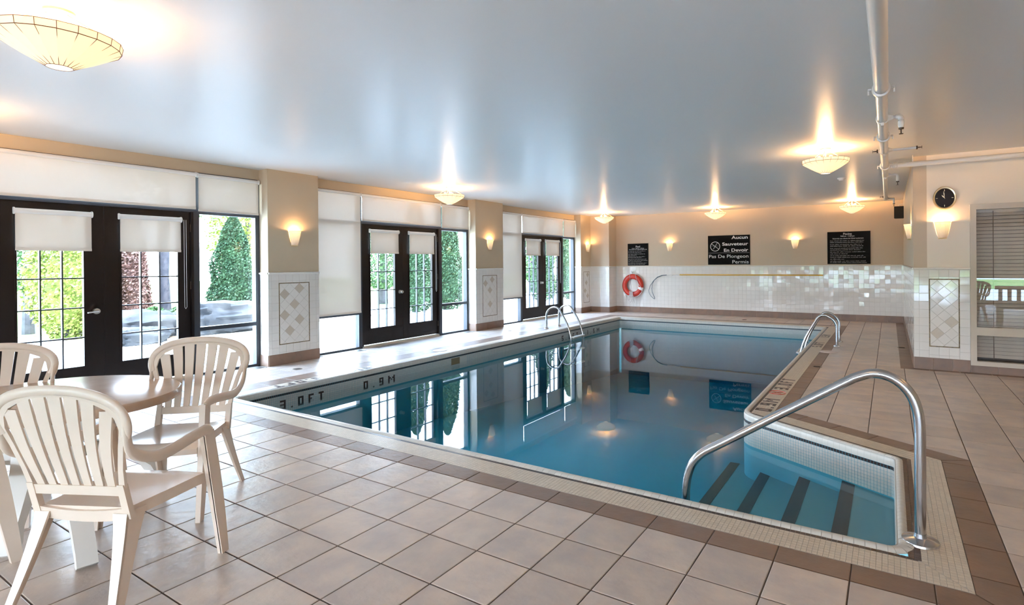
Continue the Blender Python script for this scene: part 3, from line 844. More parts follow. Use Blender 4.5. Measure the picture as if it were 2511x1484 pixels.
# roller shades
def shade(y0, y1, z0, z1, x, label, roll=.026, cass=True, grp=None, chain=None):
    t_ = thing('roller_shade', label, 'window shade', (x, (y0+y1)/2, z1), grp)
    part('shade_fabric', MB().box((x-.0008, y0+.012, z0+.028), (x+.0008, y1-.012, z1-.01)), 'shade_fabric', t_)
    part('hem_bar', MB().box((x-.006, y0+.012, z0), (x+.006, y1-.012, z0+.029)), 'shade_hem', t_)
    part('roller_tube', MB().lathe([(0, 0), (roll, 0), (roll, y1-y0-.02), (0, y1-y0-.02)], (x-.012, y1-.01, z1), 18, axis='y'), 'white_metal', t_, smooth=40)
    for y_ in (y0, y1-.01):
        part('end_bracket', MB().lathe([(0, 0), (roll+.007, 0), (roll+.007, .01), (0, .01)], (x-.012, y_+.01, z1), 16, axis='y'), 'white_metal', t_, smooth=40)
    if chain:
        yc = chain; zc = z1-1.15
        part('pull_chain', MB().sweep([(x+.01, yc, z1), (x+.012, yc, zc+.02), (x+.012, yc+.012, zc), (x+.012, yc+.025, zc+.02), (x+.01, yc+.025, z1)], .0022, 5), 'white_metal', t_)
    return t_
pos = ['nearest the tables', 'between the two tan pillars', 'at the far end by the ladder']
for gi_, (a, b, c, d) in enumerate(GROUPS):
    xs = WX+.035
    shade(b-.035, c+.025, 2.195 if gi_ == 0 else 2.21, 2.655, xs, ['wide cream roller shade above the glass doors beside the white chairs', 'wide cream roller shade above the glass doors between the two tan pillars', 'wide cream roller shade above the farthest glass doors'][gi_])
    shade(c+.035, d-.02, 2.175 if gi_ == 0 else 2.19, 2.65, xs, ['short cream shade over the side window with the big cedar and boulders', 'short cream shade over the side window with the twin cedars', 'short cream shade over the side window next to the far corner'][gi_])
    if gi_: shade(a+.03, b-.04, .625, 2.655, xs, ['long cream shade lowered almost to the floor beside the middle doors', 'long cream shade lowered almost to the floor beside the farthest doors'][gi_-1])
    else: shade(a+.03, b-.02, .8, 2.655, xs, 'long cream shade of the window outside the view beside the first doors')
    mid = (b+c)/2
    for s_ in (0, 1):
        y0 = (b+.03+.14, mid+.003+.13)[s_]; y1 = (mid-.003-.11, c-.03-.11)[s_]
        if gi_ == 2: y0 += .0
        shade(y0, y1, 1.632 if gi_ == 0 else 1.65, 2.05, WX+.005,
              [['small white shade on the door leaf with the lever handle, beside the chairs', 'small white shade on the door leaf in front of the reddish shrub'],
               ['small white shade on the knob-side leaf of the middle doors', 'small white shade on the leaf of the middle doors without a knob'],
               ['small white shade on the knob-side leaf of the farthest doors', 'small white shade on the leaf of the farthest doors without a knob']][gi_][s_],
              roll=.03, chain=(y1+.02 if s_ == 1 else None))

shade(-3.56, -.24, .75, 2.655, WX+.035, 'wide cream shade of the window beside the camera, outside the view')
# window in the clock wall
kwin = struct('window_4')
fr = MB(); y0_, y1_ = KY-.03, KY+.06
for q in (((.885, y0_, .10), (.949, y1_, 2.156)), ((.949, y0_, 2.088), (3.2, y1_, 2.156)), ((.949, y0_, .10), (3.2, y1_, .157)), ((.949, y0_, .486), (3.2, y1_, .59)), ((3.2, y0_, .10), (3.27, y1_, 2.156))): fr.box(*q)
part('frame', fr, 'trim_beige', kwin)
part('pane', MB().box((.949, KY+.0, .59), (3.2, KY+.005, 2.088)), 'glass', kwin); part('pane', MB().box((.949, KY+.0, .157), (3.2, KY+.005, .486)), 'glass', kwin)
bl = thing('venetian_blind', 'brown wooden slatted blind closed behind the beige framed window', 'window blind', (2.07, KY+.09, 2.08))
z = 2.075; ns = 0
slm = MB().box((-1.115, -.0015, -.0225), (1.115, .0015, .0225)).mesh('slat', 'blind_slat')
while z > .17:
    o = link('slat', slm, bl, (0, 0, z-2.08)); o.rotation_euler = (math.radians(-24), 0, 0); z -= .0465
for xx in (1.13, 1.9, 2.7):
    part('lift_cord', MB().sweep([(xx, KY+.062, 2.07), (xx, KY+.062, .18)], .004, 6), 'wood_dark', bl)
part('head_rail', MB().box((.955, KY+.065, 2.05), (3.19, KY+.115, 2.085)), 'blind_slat', bl)
struct('wall_behind_blind', MB().box((.6, KY+.3, 0), (3.6, KY+.35, CE)), 'plaster')
# front glazed wall behind the camera
for k in range(4):
    wx0 = -7.3+k*2.85; fwm = struct('window_%d' % (5+k)); m_ = MB()
    for q in (((wx0, .08), (wx0+.06, 2.5)), ((wx0+2.79, .08), (wx0+2.85, 2.5)), ((wx0, .08), (wx0+2.85, .13)), ((wx0, 2.45), (wx0+2.85, 2.5))): m_.box((q[0][0], FY-.1, q[0][1]), (q[1][0], FY, q[1][1]))
    part('frame', m_, 'dark_frame', fwm); part('pane', MB().box((wx0+.06, FY-.06, .13), (wx0+2.79, FY-.055, 2.45)), 'glass', fwm)
    t_ = thing('roller_shade', 'half lowered cream roller shade on the %s front window behind the camera' % ['first', 'second', 'third', 'fourth'][k], 'window shade', (wx0+1.42, FY+.04, 2.45))
    part('shade_fabric', MB().box((wx0+.03, FY+.039, .88), (wx0+2.82, FY+.041, 2.45)), 'shade_fabric', t_)
    part('hem_bar', MB().box((wx0+.03, FY+.034, .85), (wx0+2.82, FY+.046, .88)), 'shade_hem', t_)
    part('roller_tube', MB().lathe([(0, 0), (.03, 0), (.03, 2.79), (0, 2.79)], (wx0+.03, FY+.06, 2.47), 12, axis='x'), 'white_metal', t_)

# ------------------------------------------------------------------ ceiling lamps
def make_lamp():
    t = thing('ceiling_lamp', 'x', 'ceiling lamp')
    part('canopy', MB().lathe([(0, -.028), (.045, -.026), (.066, -.012), (.068, 0)], n=24), 'lamp_metal', t, smooth=40)
    for k in range(3):
        a = k*2*PI/3+.5
        part('rod', MB().sweep([(.04*math.cos(a), .04*math.sin(a), -.02), (.245*math.cos(a), .245*math.sin(a), -.142)], .0045, 6), 'lamp_metal', t)
    part('socket_stem', MB().sweep([(0, 0, -.02), (0, 0, -.16)], .008, 8), 'lamp_metal', t)
    N = 20; prof = [(.268, -.140), (.262, -.178), (.056, -.304)]
    bw = MB().lathe([prof[0], prof[1], (.16, -.245), prof[2]], n=N)
    bo = part('bowl', bw, 'bowl_glass', t, label='glowing leaded glass bowl')
    part('bowl_bottom', MB().lathe([(0, -.305), (.056, -.304)], n=N), 'bulb_glass', bo)
    ld = MB()
    for k in range(N):
        a = 2*PI*k/N; ld.sweep([((r+.0012)*math.cos(a), (r+.0012)*math.sin(a), z) for r, z in prof], .0016, 4)
    for r, z, w in ((.268, -.140, .0018), (.263, -.178, .0024), (.057, -.304, .002)):
        ld.sweep([(r*math.cos(2*PI*k/N), r*math.sin(2*PI*k/N), z) for k in range(N)], w, 4, closed=True)
    part('lead_came', ld, 'lead', bo, label='dark lead lines between the glass segments')
    for k in range(3):
        a = k*2*PI/3-.55
        part('bulb', MB().lathe([(0, -.09), (.018, -.098), (.024, -.12), (.014, -.15), (.012, -.17), (0, -.17)], (.075*math.cos(a), .075*math.sin(a), 0), 12), 'bulb', t, smooth=60)
    return t
lit('bulb_glass', (1, .82, .55), .9)
def lamp_light(x, y, w=LAMP_W):
    l = bpy.data.lights.new('lamp_light', 'POINT'); l.energy = w; l.color = (1, .56, .24); l.shadow_soft_size = .05
    o = bpy.data.objects.new('lamp_light', l); COL.objects.link(o); o.location = (x, y, CE-.115)
lam = make_lamp()
LP = [(-3.84, 1.10, 'big leaded glass ceiling lamp hanging over the white table and chairs'),
      (-6.80, 7.30, 'leaded glass ceiling lamp in front of the middle glass doors'),
      (-6.68, 13.25, 'leaded glass ceiling lamp in the far corner over the life ring'),
      (-3.77, 13.72, 'leaded glass ceiling lamp above the large black no lifeguard sign'),
      (-.72, 13.9, 'leaded glass ceiling lamp above the right hand rules sign'),
      (-.67, 7.40, 'leaded glass ceiling lamp nearest the white sprinkler pipe'),
      (-6.80, 1.10, 'ceiling lamp just outside the view near the first glass doors'),
      (-.67, .6, 'ceiling lamp above the viewer, outside the view'),
      (2.4, .7, 'ceiling lamp over the wooden bench, outside the view'),
      (2.4, 4.0, 'added fill lamp over the right walkway, outside the view'),  # unseen lamp added to brighten the right floor and clock wall
      (2.4, 7.1, 'added fill lamp before the right window, outside the view')]  # also added out of view, warm fill for the clock wall
for i, (x, y, lb) in enumerate(LP):
    if i == 0: lam.location = (x, y, CE); lam['label'] = lb; lam['group'] = 'leaded glass ceiling lamps'
    else: dup(lam, (x, y, CE), label=lb)
    lamp_light(x, y)

# ------------------------------------------------------------------ wall sconces (prototype faces +X, z 0 = bottom)
def make_sconce():
    t = thing('wall_sconce', 'x', 'wall lamp', group='pleated glass wall sconces')
    n = 44; prof = []
    vs = []; fs = []; rows = [(.046, .012), (.063, .08), (.079, .155), (.087, .21)]
    for r, z in rows:
        for i in range(n+1):
            a = -PI/2+PI*i/n; q = 1+.035*(1 if i % 4 in (1, 2) else -1)*.7
            vs.append((r*q*.95*math.cos(a)+.004, r*q*math.sin(a), z))
    k = n+1
    for j in range(3):
        for i in range(n): fs.append((j*k+i, j*k+i+1, (j+1)*k+i+1, (j+1)*k+i))
    m_ = MB().add(vs, fs)
    part('pleated_shade', m_, 'sconce_glass', t, smooth=60)
    part('rim_band', MB().lathe([(.087, .208), (.092, .212), (.092, .222), (.087, .226)], (.004, 0, 0), 20, a0=-PI/2, a1=PI/2), 'sconce_glass', t)
    part('bottom_cap', MB().lathe([(0, 0), (.042, .0), (.049, .006), (.047, .014)], (.004, 0, 0), 20, a0=-PI/2, a1=PI/2), 'lamp_metal', t)
    part('back_plate', MB().box((0, -.05, .01), (.006, .05, .20)), 'lamp_metal', t)
    part('bulb', MB().lathe([(0, .19), (.016, .18), (.02, .16), (.012, .12), (0, .12)], (.05, 0, 0), 10), 'bulb', t, smooth=60)
    return t
sc0 = make_sconce()
SP = [((PX, 4.835, 1.74), 0, 'glowing wall sconce on the first tan pillar, nearest the tables'),
      ((PX, 9.44, 1.76), 0, 'glowing wall sconce on the second tan pillar'),
      ((PX, 13.99, 1.77), 0, 'glowing wall sconce on the narrow wall strip beside the farthest doors'),
      ((-5.33, BY, 1.765), -PI/2, 'glowing wall sconce between the small rules sign and the no lifeguard sign'),
      ((-2.03, BY, 1.765), -PI/2, 'glowing wall sconce between the no lifeguard sign and the right rules sign'),
      ((.598, KY, 1.725), -PI/2, 'glowing wall sconce under the black wall clock'),
      ((RX, 9.55, 1.76), PI, 'glowing wall sconce seen edge on beside the corner of the clock wall')]
for i, (p_, r_, lb) in enumerate(SP):
    if i == 0: o = sc0; o.location = p_; o.rotation_euler = (0, 0, r_); o['label'] = lb
    else: o = dup(sc0, p_, r_, lb)
    l = bpy.data.lights.new('sconce_light', 'POINT'); l.energy = SCONCE_W; l.color = (1, .58, .26); l.shadow_soft_size = .02
    q = bpy.data.objects.new('sconce_light', l); COL.objects.link(q); q.location = V(*p_)+V(.06*math.cos(r_), .06*math.sin(r_), .215)

# ------------------------------------------------------------------ signs
def text(s, size, loc, parent, m='white_print', align='LEFT', wx=None, bold=0):
    c = bpy.data.curves.new('lettering', 'FONT'); c.body = s; c.size = size; c.align_x = align; c.extrude = .0008; c.offset = bold
    c.materials.append(MATS[m]); c.resolution_u = 3
    tmp = bpy.data.objects.new('tmp', c); COL.objects.link(tmp); bpy.context.view_layer.update()
    me = bpy.data.meshes.new_from_object(tmp.evaluated_get(bpy.context.evaluated_depsgraph_get()))
    bpy.data.objects.remove(tmp); bm_merge(me)
    xs = [v.co.x for v in me.vertices]; w = max(xs)-min(xs); k = wx/w if wx else 1
    x0 = min(xs) if align == 'LEFT' else 0
    for v in me.vertices: v.co = ((v.co.x-x0)*k, -v.co.z, v.co.y)
    if not me.materials: me.materials.append(MATS[m])
    me.name = 'lettering'; o = link('lettering', me, parent); o.location = V(*loc)-parent.location
    o['kind'] = 'stuff'
    return o
def sign(name, label, x0, x1, z0, z1):
    t = thing(name, label, 'sign', ((x0+x1)/2, BY-.012, z0)); w = MB().box((x0, BY-.016, z0), (x1, BY-.004, z1))
    part('panel', w, 'black_sign', t); return t
yt = BY-.0172
s1 = sign('lifeguard_sign', 'large black sign in French saying no lifeguard on duty, no diving', -4.23, -3.125, 1.375, 2.158)
for tx, z_, sz, xr, xl, b_ in (('Aucun', 2.055, .118, -3.18, -3.60, .002), ('Sauveteur', 1.885, .118, -3.17, -3.845, .002), ('En Devoir', 1.72, .118, -3.17, -3.80, .002), ('Pas De Plongeon', 1.555, .125, -3.165, -4.20, 0), ('Permis', 1.405, .125, -3.16, -3.58, 0)):
    text(tx, sz, (xl, yt, z_), s1, wx=xr-xl, bold=b_)
ic = MB(); c0 = V(-4.035, yt, 1.865)
ic.sweep([c0+V(.125*math.cos(a), 0, .125*math.sin(a)) for a in np.linspace(0, 2*PI, 37)[:-1]], .0075, 6, closed=True)
ic.sweep([c0+V(-.10, 0, .075), c0+V(.10, 0, -.075)], .006, 5)
part('no_diving_symbol', ic, 'white_print', s1)
ic = MB().sweep([c0+V(.06, -.0005, .10), c0+V(0, -.0005, 0), c0+V(-.05, -.0005, -.07)], (.010, .003), 5); ic.sweep([c0+V(-.1, 0, .01), c0+V(.1, 0, .01)], .002, 4)
part('diver_symbol', ic, 'grey_print', s1)
part('divider_line', MB().box((-4.21, yt-.001, 1.685), (-3.14, yt+.002, 1.692)), 'grey_print', s1)
def dashes(sg, x0, x1, zs, h, seed):
    rng = random.Random(seed); mb = MB()
    for z_, frac in zs:
        x = x0; e = x0+(x1-x0)*frac
        while x < e:
            w_ = rng.uniform(.03, .11)*(x1-x0)/.8; w_ = min(w_, e-x)
            k = x
            while k < x+w_-.004:
                hh = h*rng.choice((.62, .62, 1, .62, .8)); mb.box((k, yt-.0006, z_), (k+h*.36, yt+.001, z_+hh)); k += h*.62
            x += w_+h*.7
    part('small_print', mb, 'grey_print', sg, stuff=True)
s2 = sign('pool_rules_sign', 'small square black pool rules sign over the life ring', -6.615, -5.972, 1.362, 2.004)
text('Pool', .075, (-6.29, yt, 1.89), s2, align='CENTER', wx=.13)
text('Hours:  6:00 am - 11:00 pm', .030, (-6.29, yt, 1.855), s2, align='CENTER', wx=.38)
text('Reserved for our registered guests only', .034, (-6.29, yt, 1.82), s2, align='CENTER', wx=.56)
dashes(s2, -6.595, -6.0, [(1.775, .9), (1.735, .7), (1.69, .88), (1.655, .45), (1.615, .9), (1.585, .72), (1.54, .95), (1.50, 1), (1.465, .7), (1.425, .95), (1.39, .9)], .018, 3)
s3 = sign('pool_rules_sign', 'wide black French pool rules sign at the right end of the back wall', -1.295, -.378, 1.372, 2.153)
text('Piscine', .07, (-.86, yt, 2.075), s3, align='CENTER', wx=.18)
text('7h00 am - 11h00 pm', .042, (-.86, yt, 2.03), s3, align='CENTER', wx=.30)
text("Réservée aux clients de l'hôtel seulement", .04, (-.85, yt, 1.975), s3, align='CENTER', wx=.66)
dashes(s3, -1.235, -.45, [(1.925, .92), (1.885, .92), (1.835, .86), (1.795, .9), (1.745, .9), (1.705, .82), (1.655, .95), (1.61, .5), (1.565, .92), (1.525, .97), (1.48, .38), (1.435, .98), (1.40, 1)], .02, 5)

# ------------------------------------------------------------------ clock
ck = thing('wall_clock', 'round black wall clock with a pale gold rim above the sconce', 'clock', (.621, KY, 2.258))
part('rim', MB().lathe([(.148, 0), (.152, .018), (.142, .034), (.126, .03), (.120, .016)], (.621, KY, 2.258), 48, axis='y'), 'gold', ck, smooth=50)
part('dial', MB().lathe([(0, .016), (.122, .016)], (.621, KY, 2.258), 40, axis='y'), 'clock_face', ck)
mk = MB()
for a in range(4):
    d = V(math.cos(a*PI/2), 0, math.sin(a*PI/2)); p_ = V(.621, KY-.018, 2.258); e = V(-d.z, 0, d.x)*.003
    mk.quad(p_+d*.088-e, p_+d*.112-e, p_+d*.112+e, p_+d*.088+e)
part('hour_marks', mk, 'gold', ck)
for nm, ang, ln, w_ in (('hour_hand', 2.32, .055, .0045), ('minute_hand', 1.70, .095, .0035)):
    d = V(math.cos(ang), 0, math.sin(ang)); p_ = V(.621, KY-.020, 2.258); e = V(-d.z, 0, d.x)*w_
    part(nm, MB().quad(p_-d*.015, p_+d*ln*.6-e*1.6, p_+d*ln, p_+d*ln*.6+e*1.6), 'gold', ck)

ck.scale = (.84, 1, 1)
# ------------------------------------------------------------------ life ring
ring_ = thing('life_ring', 'red life ring with a white rope hanging on the tiled back wall', 'life ring', (-6.434, BY-.01, .44))
cx_, cz_ = -6.434, .78; yr = BY-.075
tor = MB(); R_, r_ = .262, .074
tor.sweep([(cx_+R_*math.cos(a), yr, cz_+R_*math.sin(a)) for a in np.linspace(0, 2*PI, 41)[:-1]], (.074, .055), 12, closed=True, upv=(0,1,0)) if False else None
vs = []; fs = []
for i in range(40):
    a = 2*PI*i/40
    for j in range(14):
        b_ = 2*PI*j/14; rr_ = R_+r_*math.cos(b_); vs.append((cx_+rr_*math.cos(a), yr+.052*math.sin(b_), cz_+rr_*math.sin(a)))
for i in range(40):
    for j in range(14): fs.append((i*14+j, ((i+1) % 40)*14+j, ((i+1) % 40)*14+(j+1) % 14, i*14+(j+1) % 14))
part('ring_body', MB().add(vs, fs), 'ring_red', ring_, smooth=60)
def wrap(a, w_, m, nm):
    vs = []; fs = []
    for i in range(2):
        aa = a+(i-.5)*w_/R_
        for j in range(14):
            b_ = 2*PI*j/14; rr_ = R_+(r_+.004)*math.cos(b_); vs.append((cx_+rr_*math.cos(aa), yr+.057*math.sin(b_), cz_+rr_*math.sin(aa)))
    for j in range(14): fs.append((j, 14+j, 14+(j+1) % 14, (j+1) % 14))
    part(nm, MB().add(vs, fs), m, ring_)
wrap(-.32, .075, 'white_tape', 'tape_band')
yf = yr-.062
part('grab_rope', MB().sweep([(cx_+.10, yf+.02, cz_+.33), (cx_+.13, yf, cz_+.22), (cx_+.20, yf, cz_+.06), (cx_+.28, yf, cz_-.05), (cx_+.33, yf+.02, cz_-.09), (cx_+.29, yf, cz_-.20), (cx_+.2, yf+.01, cz_-.29), (cx_+.08, yf+.02, cz_-.345)], .008, 6), 'rope', ring_)
part('hanging_rope', MB().sweep([(cx_-.07, yf+.03, cz_+.36), (cx_-.07, yf, cz_+.28), (cx_-.05, yf+.02, cz_+.05), (cx_-.01, yf+.01, cz_-.15), (cx_-.03, yf-.005, cz_-.26)], .006, 6), 'rope', ring_)
cb_ = MB(); rng = random.Random(4)
for k in range(7):
    x = cx_-.075+.016*k; cb_.sweep([(x, yf-.01, cz_-.17-rng.random()*.02), (x+.008, yf-.016, cz_-.27), (x-.01, yf-.006, cz_-.35)], .007, 6)
cb_.sweep([(cx_-.10, yf-.018, cz_-.29), (cx_+.06, yf-.018, cz_-.31)], .009, 6)
for k in range(3):
    cb_.sweep([(cx_-.03+.02*k, yf+.01, cz_-.33), (cx_-.12+.09*k, yf+.01, cz_-.43), (cx_-.06+.06*k, yf+.01, cz_-.50), (cx_+.02+.01*k, yf+.01, cz_-.38)], .005, 5)
part('rope_coil', cb_, 'rope', ring_)
part('wall_hook', MB().sweep([(cx_-.01, BY-.001, cz_+.40), (cx_-.01, yf, cz_+.39), (cx_-.01, yf-.01, cz_+.42)], .007, 6).box((cx_-.09, BY-.03, cz_+.355), (cx_-.04, BY-.002, cz_+.375)), 'brushed', ring_)

# ------------------------------------------------------------------ shepherd crook
hk = thing('rescue_pole', 'long yellow rescue pole with a grey looped hook on the tiled wall', 'rescue pole', (-3.3, BY-.05, 1.09))
yh = BY-.055
part('pole', MB().sweep([(-5.02, yh, 1.095), (-1.396, yh, 1.10)], .016, 10), 'pole_yellow', hk, smooth=60)
part('ferrule', MB().sweep([(-5.40, yh, 1.093), (-5.02, yh, 1.095)], .011, 8), 'white_metal', hk, smooth=60)
lp = [(-5.38, 1.09), (-5.52, 1.075), (-5.67, 1.02), (-5.80, .92), (-5.90, .78), (-5.945, .64), (-5.93, .56), (-5.88, .48), (-5.80, .41), (-5.765, .40), (-5.765, .425), (-5.80, .50), (-5.84, .60), (-5.855, .70), (-5.83, .84), (-5.77, .95), (-5.68, 1.03), (-5.55, 1.08), (-5.40, 1.095)]
part('crook', MB().sweep([(x, yh, z_) for x, z_ in lp], .0075, 6), 'hook_grey', hk, smooth=60)
for x in (-5.25, -3.4, -1.7): part('bracket', MB().box((x-.012, yh-.002, 1.07), (x+.012, BY-.003, 1.083)), 'brushed', hk)

# ------------------------------------------------------------------ speaker, smoke detector
sp_ = thing('wall_speaker', 'small black speaker box on a white bracket high in the far right corner', 'speaker', (.19, 14.2, 2.5))
mb = MB().extrude([(.095, 14.1), (.297, 14.1), (.28, 14.27), (.12, 14.27)], (V(0,0,0), Xv, Yv, Zv), 2.385, 2.650, .012, bottom=True)
part('cabinet', mb, 'speaker_black', sp_)
part('grille', MB().box((.11, 14.096, 2.40), (.28, 14.10, 2.635)), 'speaker_black', sp_)
part('bracket', MB().sweep([(.19, 14.2, 2.65), (.19, 14.2, 2.69), (.278, 14.2, 2.70)], .008, 6), 'white_metal', sp_)
sdt = thing('smoke_detector', 'small round white smoke detector on the ceiling near the pipe', 'smoke detector', (-.68, 10.17, CE))
part('base', MB().lathe([(0, -.02), (.06, -.02), (.065, 0)], (-.68, 10.17, CE), 20), 'white_metal', sdt, smooth=50)
part('sensor_cap', MB().lathe([(0, -.045), (.035, -.043), (.045, -.02)], (-.68, 10.17, CE), 16), 'pipe_white', sdt, smooth=50)

# ------------------------------------------------------------------ sprinkler pipe
pz = 2.715; PXX = -.045
sp2 = thing('sprinkler_pipe', 'white sprinkler main pipe running along the ceiling towards the far wall', 'pipe', (PXX, 6, pz))
part('main_pipe', MB().sweep([(PXX, FY+.05, pz), (PXX, 4.58, pz)], .047, 16), 'pipe_white', sp2, smooth=60)
part('main_pipe', MB().sweep([(PXX, 4.58, pz), (PXX, 9.3, pz)], .042, 16), 'pipe_white', sp2, smooth=60)
part('main_pipe', MB().sweep([(PXX-.005, 9.3, pz), (PXX-.01, 12.85, pz)], .034, 14), 'pipe_white', sp2, smooth=60)
def coupling(y, x=PXX, r=.046, axis='y'):
    m_ = MB(); A = (lambda a, b, c: (x+b, y+a, pz+c)) if axis == 'y' else (lambda a, b, c: (x+a, y+b, pz+c))
    m_.lathe([(r, -.028), (r+.014, -.024), (r+.016, 0), (r+.014, .024), (r, .028)], (x, y, pz), 20, axis='y' if axis == 'y' else 'x')
    for s_ in (-1, 1):
        for t_ in (-1, 1):
            c = A(t_*.014, s_*(r+.028), 0); m_.box((c[0]-.011, c[1]-.009, c[2]-.006), (c[0]+.011, c[1]+.009, c[2]+.006))
        c = A(0, s_*(r+.030), 0); m_.sweep([A(-.03, s_*(r+.03), 0), A(.03, s_*(r+.03), 0)], .0055, 6); m_.sweep([A(0, s_*(r+.036), .0), A(0, s_*(r+.036), -.035)], .006, 6)
    part('coupling', m_, 'pipe_white', sp2, smooth=40)
coupling(4.63); coupling(6.42); coupling(8.42); coupling(8.47, .075, .03, 'x')
def tee(y, r=.046):
    part('tee_strap', MB().lathe([(r, -.02), (r+.006, -.018), (r+.006, .018), (r, .02)], (PXX, y, pz), 20, axis='y').sweep([(PXX+r-.01, y, pz), (PXX+r+.035, y, pz)], [.034, .018], 10).box((PXX-.012, y-.03, pz-r-.022), (PXX+.012, y+.02, pz-r+.004)), 'pipe_white', sp2, smooth=40)
def head(P, d, lb=None):
    P = V(*P); d = V(*d); m_ = MB()
    a = V(0, 1, 0) if abs(d.y) < .5 else V(1, 0, 0)
    m_.sweep([P, P+d*.014], [.022, .02], 10)
    for s_ in (-1, 1): m_.sweep([P+d*.012+a*.014*s_, P+d*.03+a*.017*s_, P+d*.052+a*.004*s_], .0035, 5)
    m_.sweep([P+d*.015, P+d*.05], .005, 6); m_.sweep([P+d*.052, P+d*.056], .017, 10)
    part('sprinkler_head', m_, 'dark_metal', sp2, smooth=50, label='small dark sprinkler head')
tee(5.6); tee(7.25); tee(9.35, .036)
def drop(y, dx=.135, r=.015, k=1.0, dz=.10):
    part('drop_elbow', MB().sweep([(PXX+.05, y, pz), (PXX+dx-.02, y, pz)], r, 10).sweep([(PXX+dx-.035, y, pz), (PXX+dx-.01, y, pz), (PXX+dx+.003, y, pz-.012), (PXX+dx+.005, y, pz-.035)], [.024*k]*4, 12).sweep([(PXX+dx+.005, y, pz-.03), (PXX+dx+.005, y, pz-.05), (PXX+dx+.005, y, pz-.085), (PXX+dx+.005, y, pz-dz)], [.018*k, .025*k, .024*k, .017*k], 12), 'pipe_white', sp2, smooth=50)
    head((PXX+dx+.005, y, pz-dz), (0, 0, -1))
drop(5.6); drop(9.35, .15, .014, .85)
part('branch_arm', MB().sweep([(PXX+.04, 7.25, pz), (PXX+.31, 7.25, pz)], .0145, 10), 'pipe_white', sp2, smooth=50); head((PXX+.31, 7.25, pz), (1, 0, 0))
head((PXX-.06, 7.25, pz), (-1, 0, 0)); head((PXX-.05, 12.5, pz), (-1, 0, 0))
part('end_cap', MB().sweep([(PXX-.01, 12.78, pz), (PXX-.01, 12.92, pz)], .045, 12).sweep([(PXX, 12.86, pz), (PXX+.13, 12.86, pz-.01), (PXX+.13, 12.86, pz-.11)], [.018, .02, .018], 8), 'pipe_white', sp2, smooth=50); head((PXX+.13, 12.86, pz-.11), (0, 0, -1))
for y in (2.5, 5.0, 10.2):
    part('hanger_rod', MB().sweep([(PXX, y, pz), (PXX, y, CE)], .006, 6), 'pipe_white', sp2)
br = thing('sprinkler_branch_pipe', 'white branch pipe crossing above the clock wall to the right', 'pipe', (.1, 8.47, pz))
part('pipe', MB().sweep([(PXX+.03, 8.47, pz), (EX-.05, 8.47, pz)], .032, 14), 'pipe_white', br, smooth=60)
for x in (.27, 2.4):
    part('hanger_rod', MB().sweep([(x, 8.47, pz+.02), (x, 8.47, pz+.07), (x, 8.47, CE)], [.010, .006, .005], 6), 'pipe_white', br)

# ------------------------------------------------------------------ pool ladders and handrail
def ladder(label, pts, ys, treads, flange, sgn):
    t = thing('pool_ladder', label, 'pool ladder', (pts[0][0], (ys[0]+ys[1])/2, 0), 'stainless pool ladders')
    for y in ys:
        part('side_rail', MB().sweep([(x, y, z_) for x, z_ in pts], .0215, 12), 'chrome', t, smooth=60)
        part('floor_flange', MB().lathe([(.024, .028), (.03, .02), (.052, .012), (.055, 0)], (flange, y, 0), 20), 'chrome', t, smooth=50)
    for x, z_ in treads:
        part('tread', MB().box((x-.045, ys[0]+.02, z_-.012), (x+.045, ys[1]-.02, z_+.012)), 'white_metal', t, label='white ladder tread')
        for y in ys: part('tread_bolt', MB().sweep([(x, y-.03, z_), (x, y+.03, z_)], .014, 8), 'white_metal', t)
    return t
def bend(P, n=6, k=.5):
    """round the inner corners of a 2D polyline"""
    out = [P[0]]
    for i in range(1, len(P)-1):
        a, b, c = V(*P[i-1], 0), V(*P[i], 0), V(*P[i+1], 0); d = min((a-b).length, (c-b).length)*k
        p, q = b+(a-b).normalized()*d, b+(c-b).normalized()*d
        for j in range(n+1):
            s_ = j/n; r = p.lerp(b, s_).lerp(b.lerp(q, s_), s_); out.append((r.x, r.y))
    return out+[P[-1]]
Lp = bend([(-6.53, 0), (-6.53, .42), (-6.25, .52), (-5.90, .0), (-5.885, -1.1)], 8, .5)
ladder('stainless ladder on the window side of the pool', Lp, (10.07, 10.60), [(-5.885, -.165), (-5.885, -.45), (-5.885, -.75)], -6.53, 1)
Lp2 = bend([(-.77, 0), (-.77, .43), (-1.02, .56), (-1.36, -.06), (-1.375, -1.1)], 8, .5)
ladder('stainless ladder at the far right of the pool beside the walkway', Lp2, (10.25, 10.81), [(-1.375, -.165), (-1.375, -.45), (-1.375, -.75)], -.77, -1)
hr = thing('pool_handrail', 'bent stainless handrail over the corner steps in the foreground', 'handrail', (.128, 3.325, 0))
HP = [(.128, 0), (.130, .50), (.135, .64), (.110, .735), (.055, .805), (-.02, .842), (-.09, .845), (-.17, .815), (-.55, .565), (-.93, .310), (-1.02, .248), (-1.08, .17), (-1.105, .07), (-1.115, -.02), (-1.118, -.9)]
HP = [(.128, 0), (.129, .30), (.130, .56)]+catmull([(.130, .56), (.122, .66), (.095, .745), (.045, .808), (-.02, .842), (-.09, .845), (-.17, .812)], 4)+[(-.55, .563)]+catmull([(-.90, .330), (-1.0, .262), (-1.065, .19), (-1.10, .10), (-1.114, 0)], 4)+[(-1.118, -.9)]
part('rail', MB().sweep([(x, 3.325, z_) for x, z_ in HP], .0262, 18), 'chrome', hr, smooth=60)
part('floor_flange', MB().lathe([(.027, .045), (.03, .024), (.06, .018), (.083, .010), (.086, .0)], (.128, 3.325, 0), 28), 'chrome', hr, smooth=50)

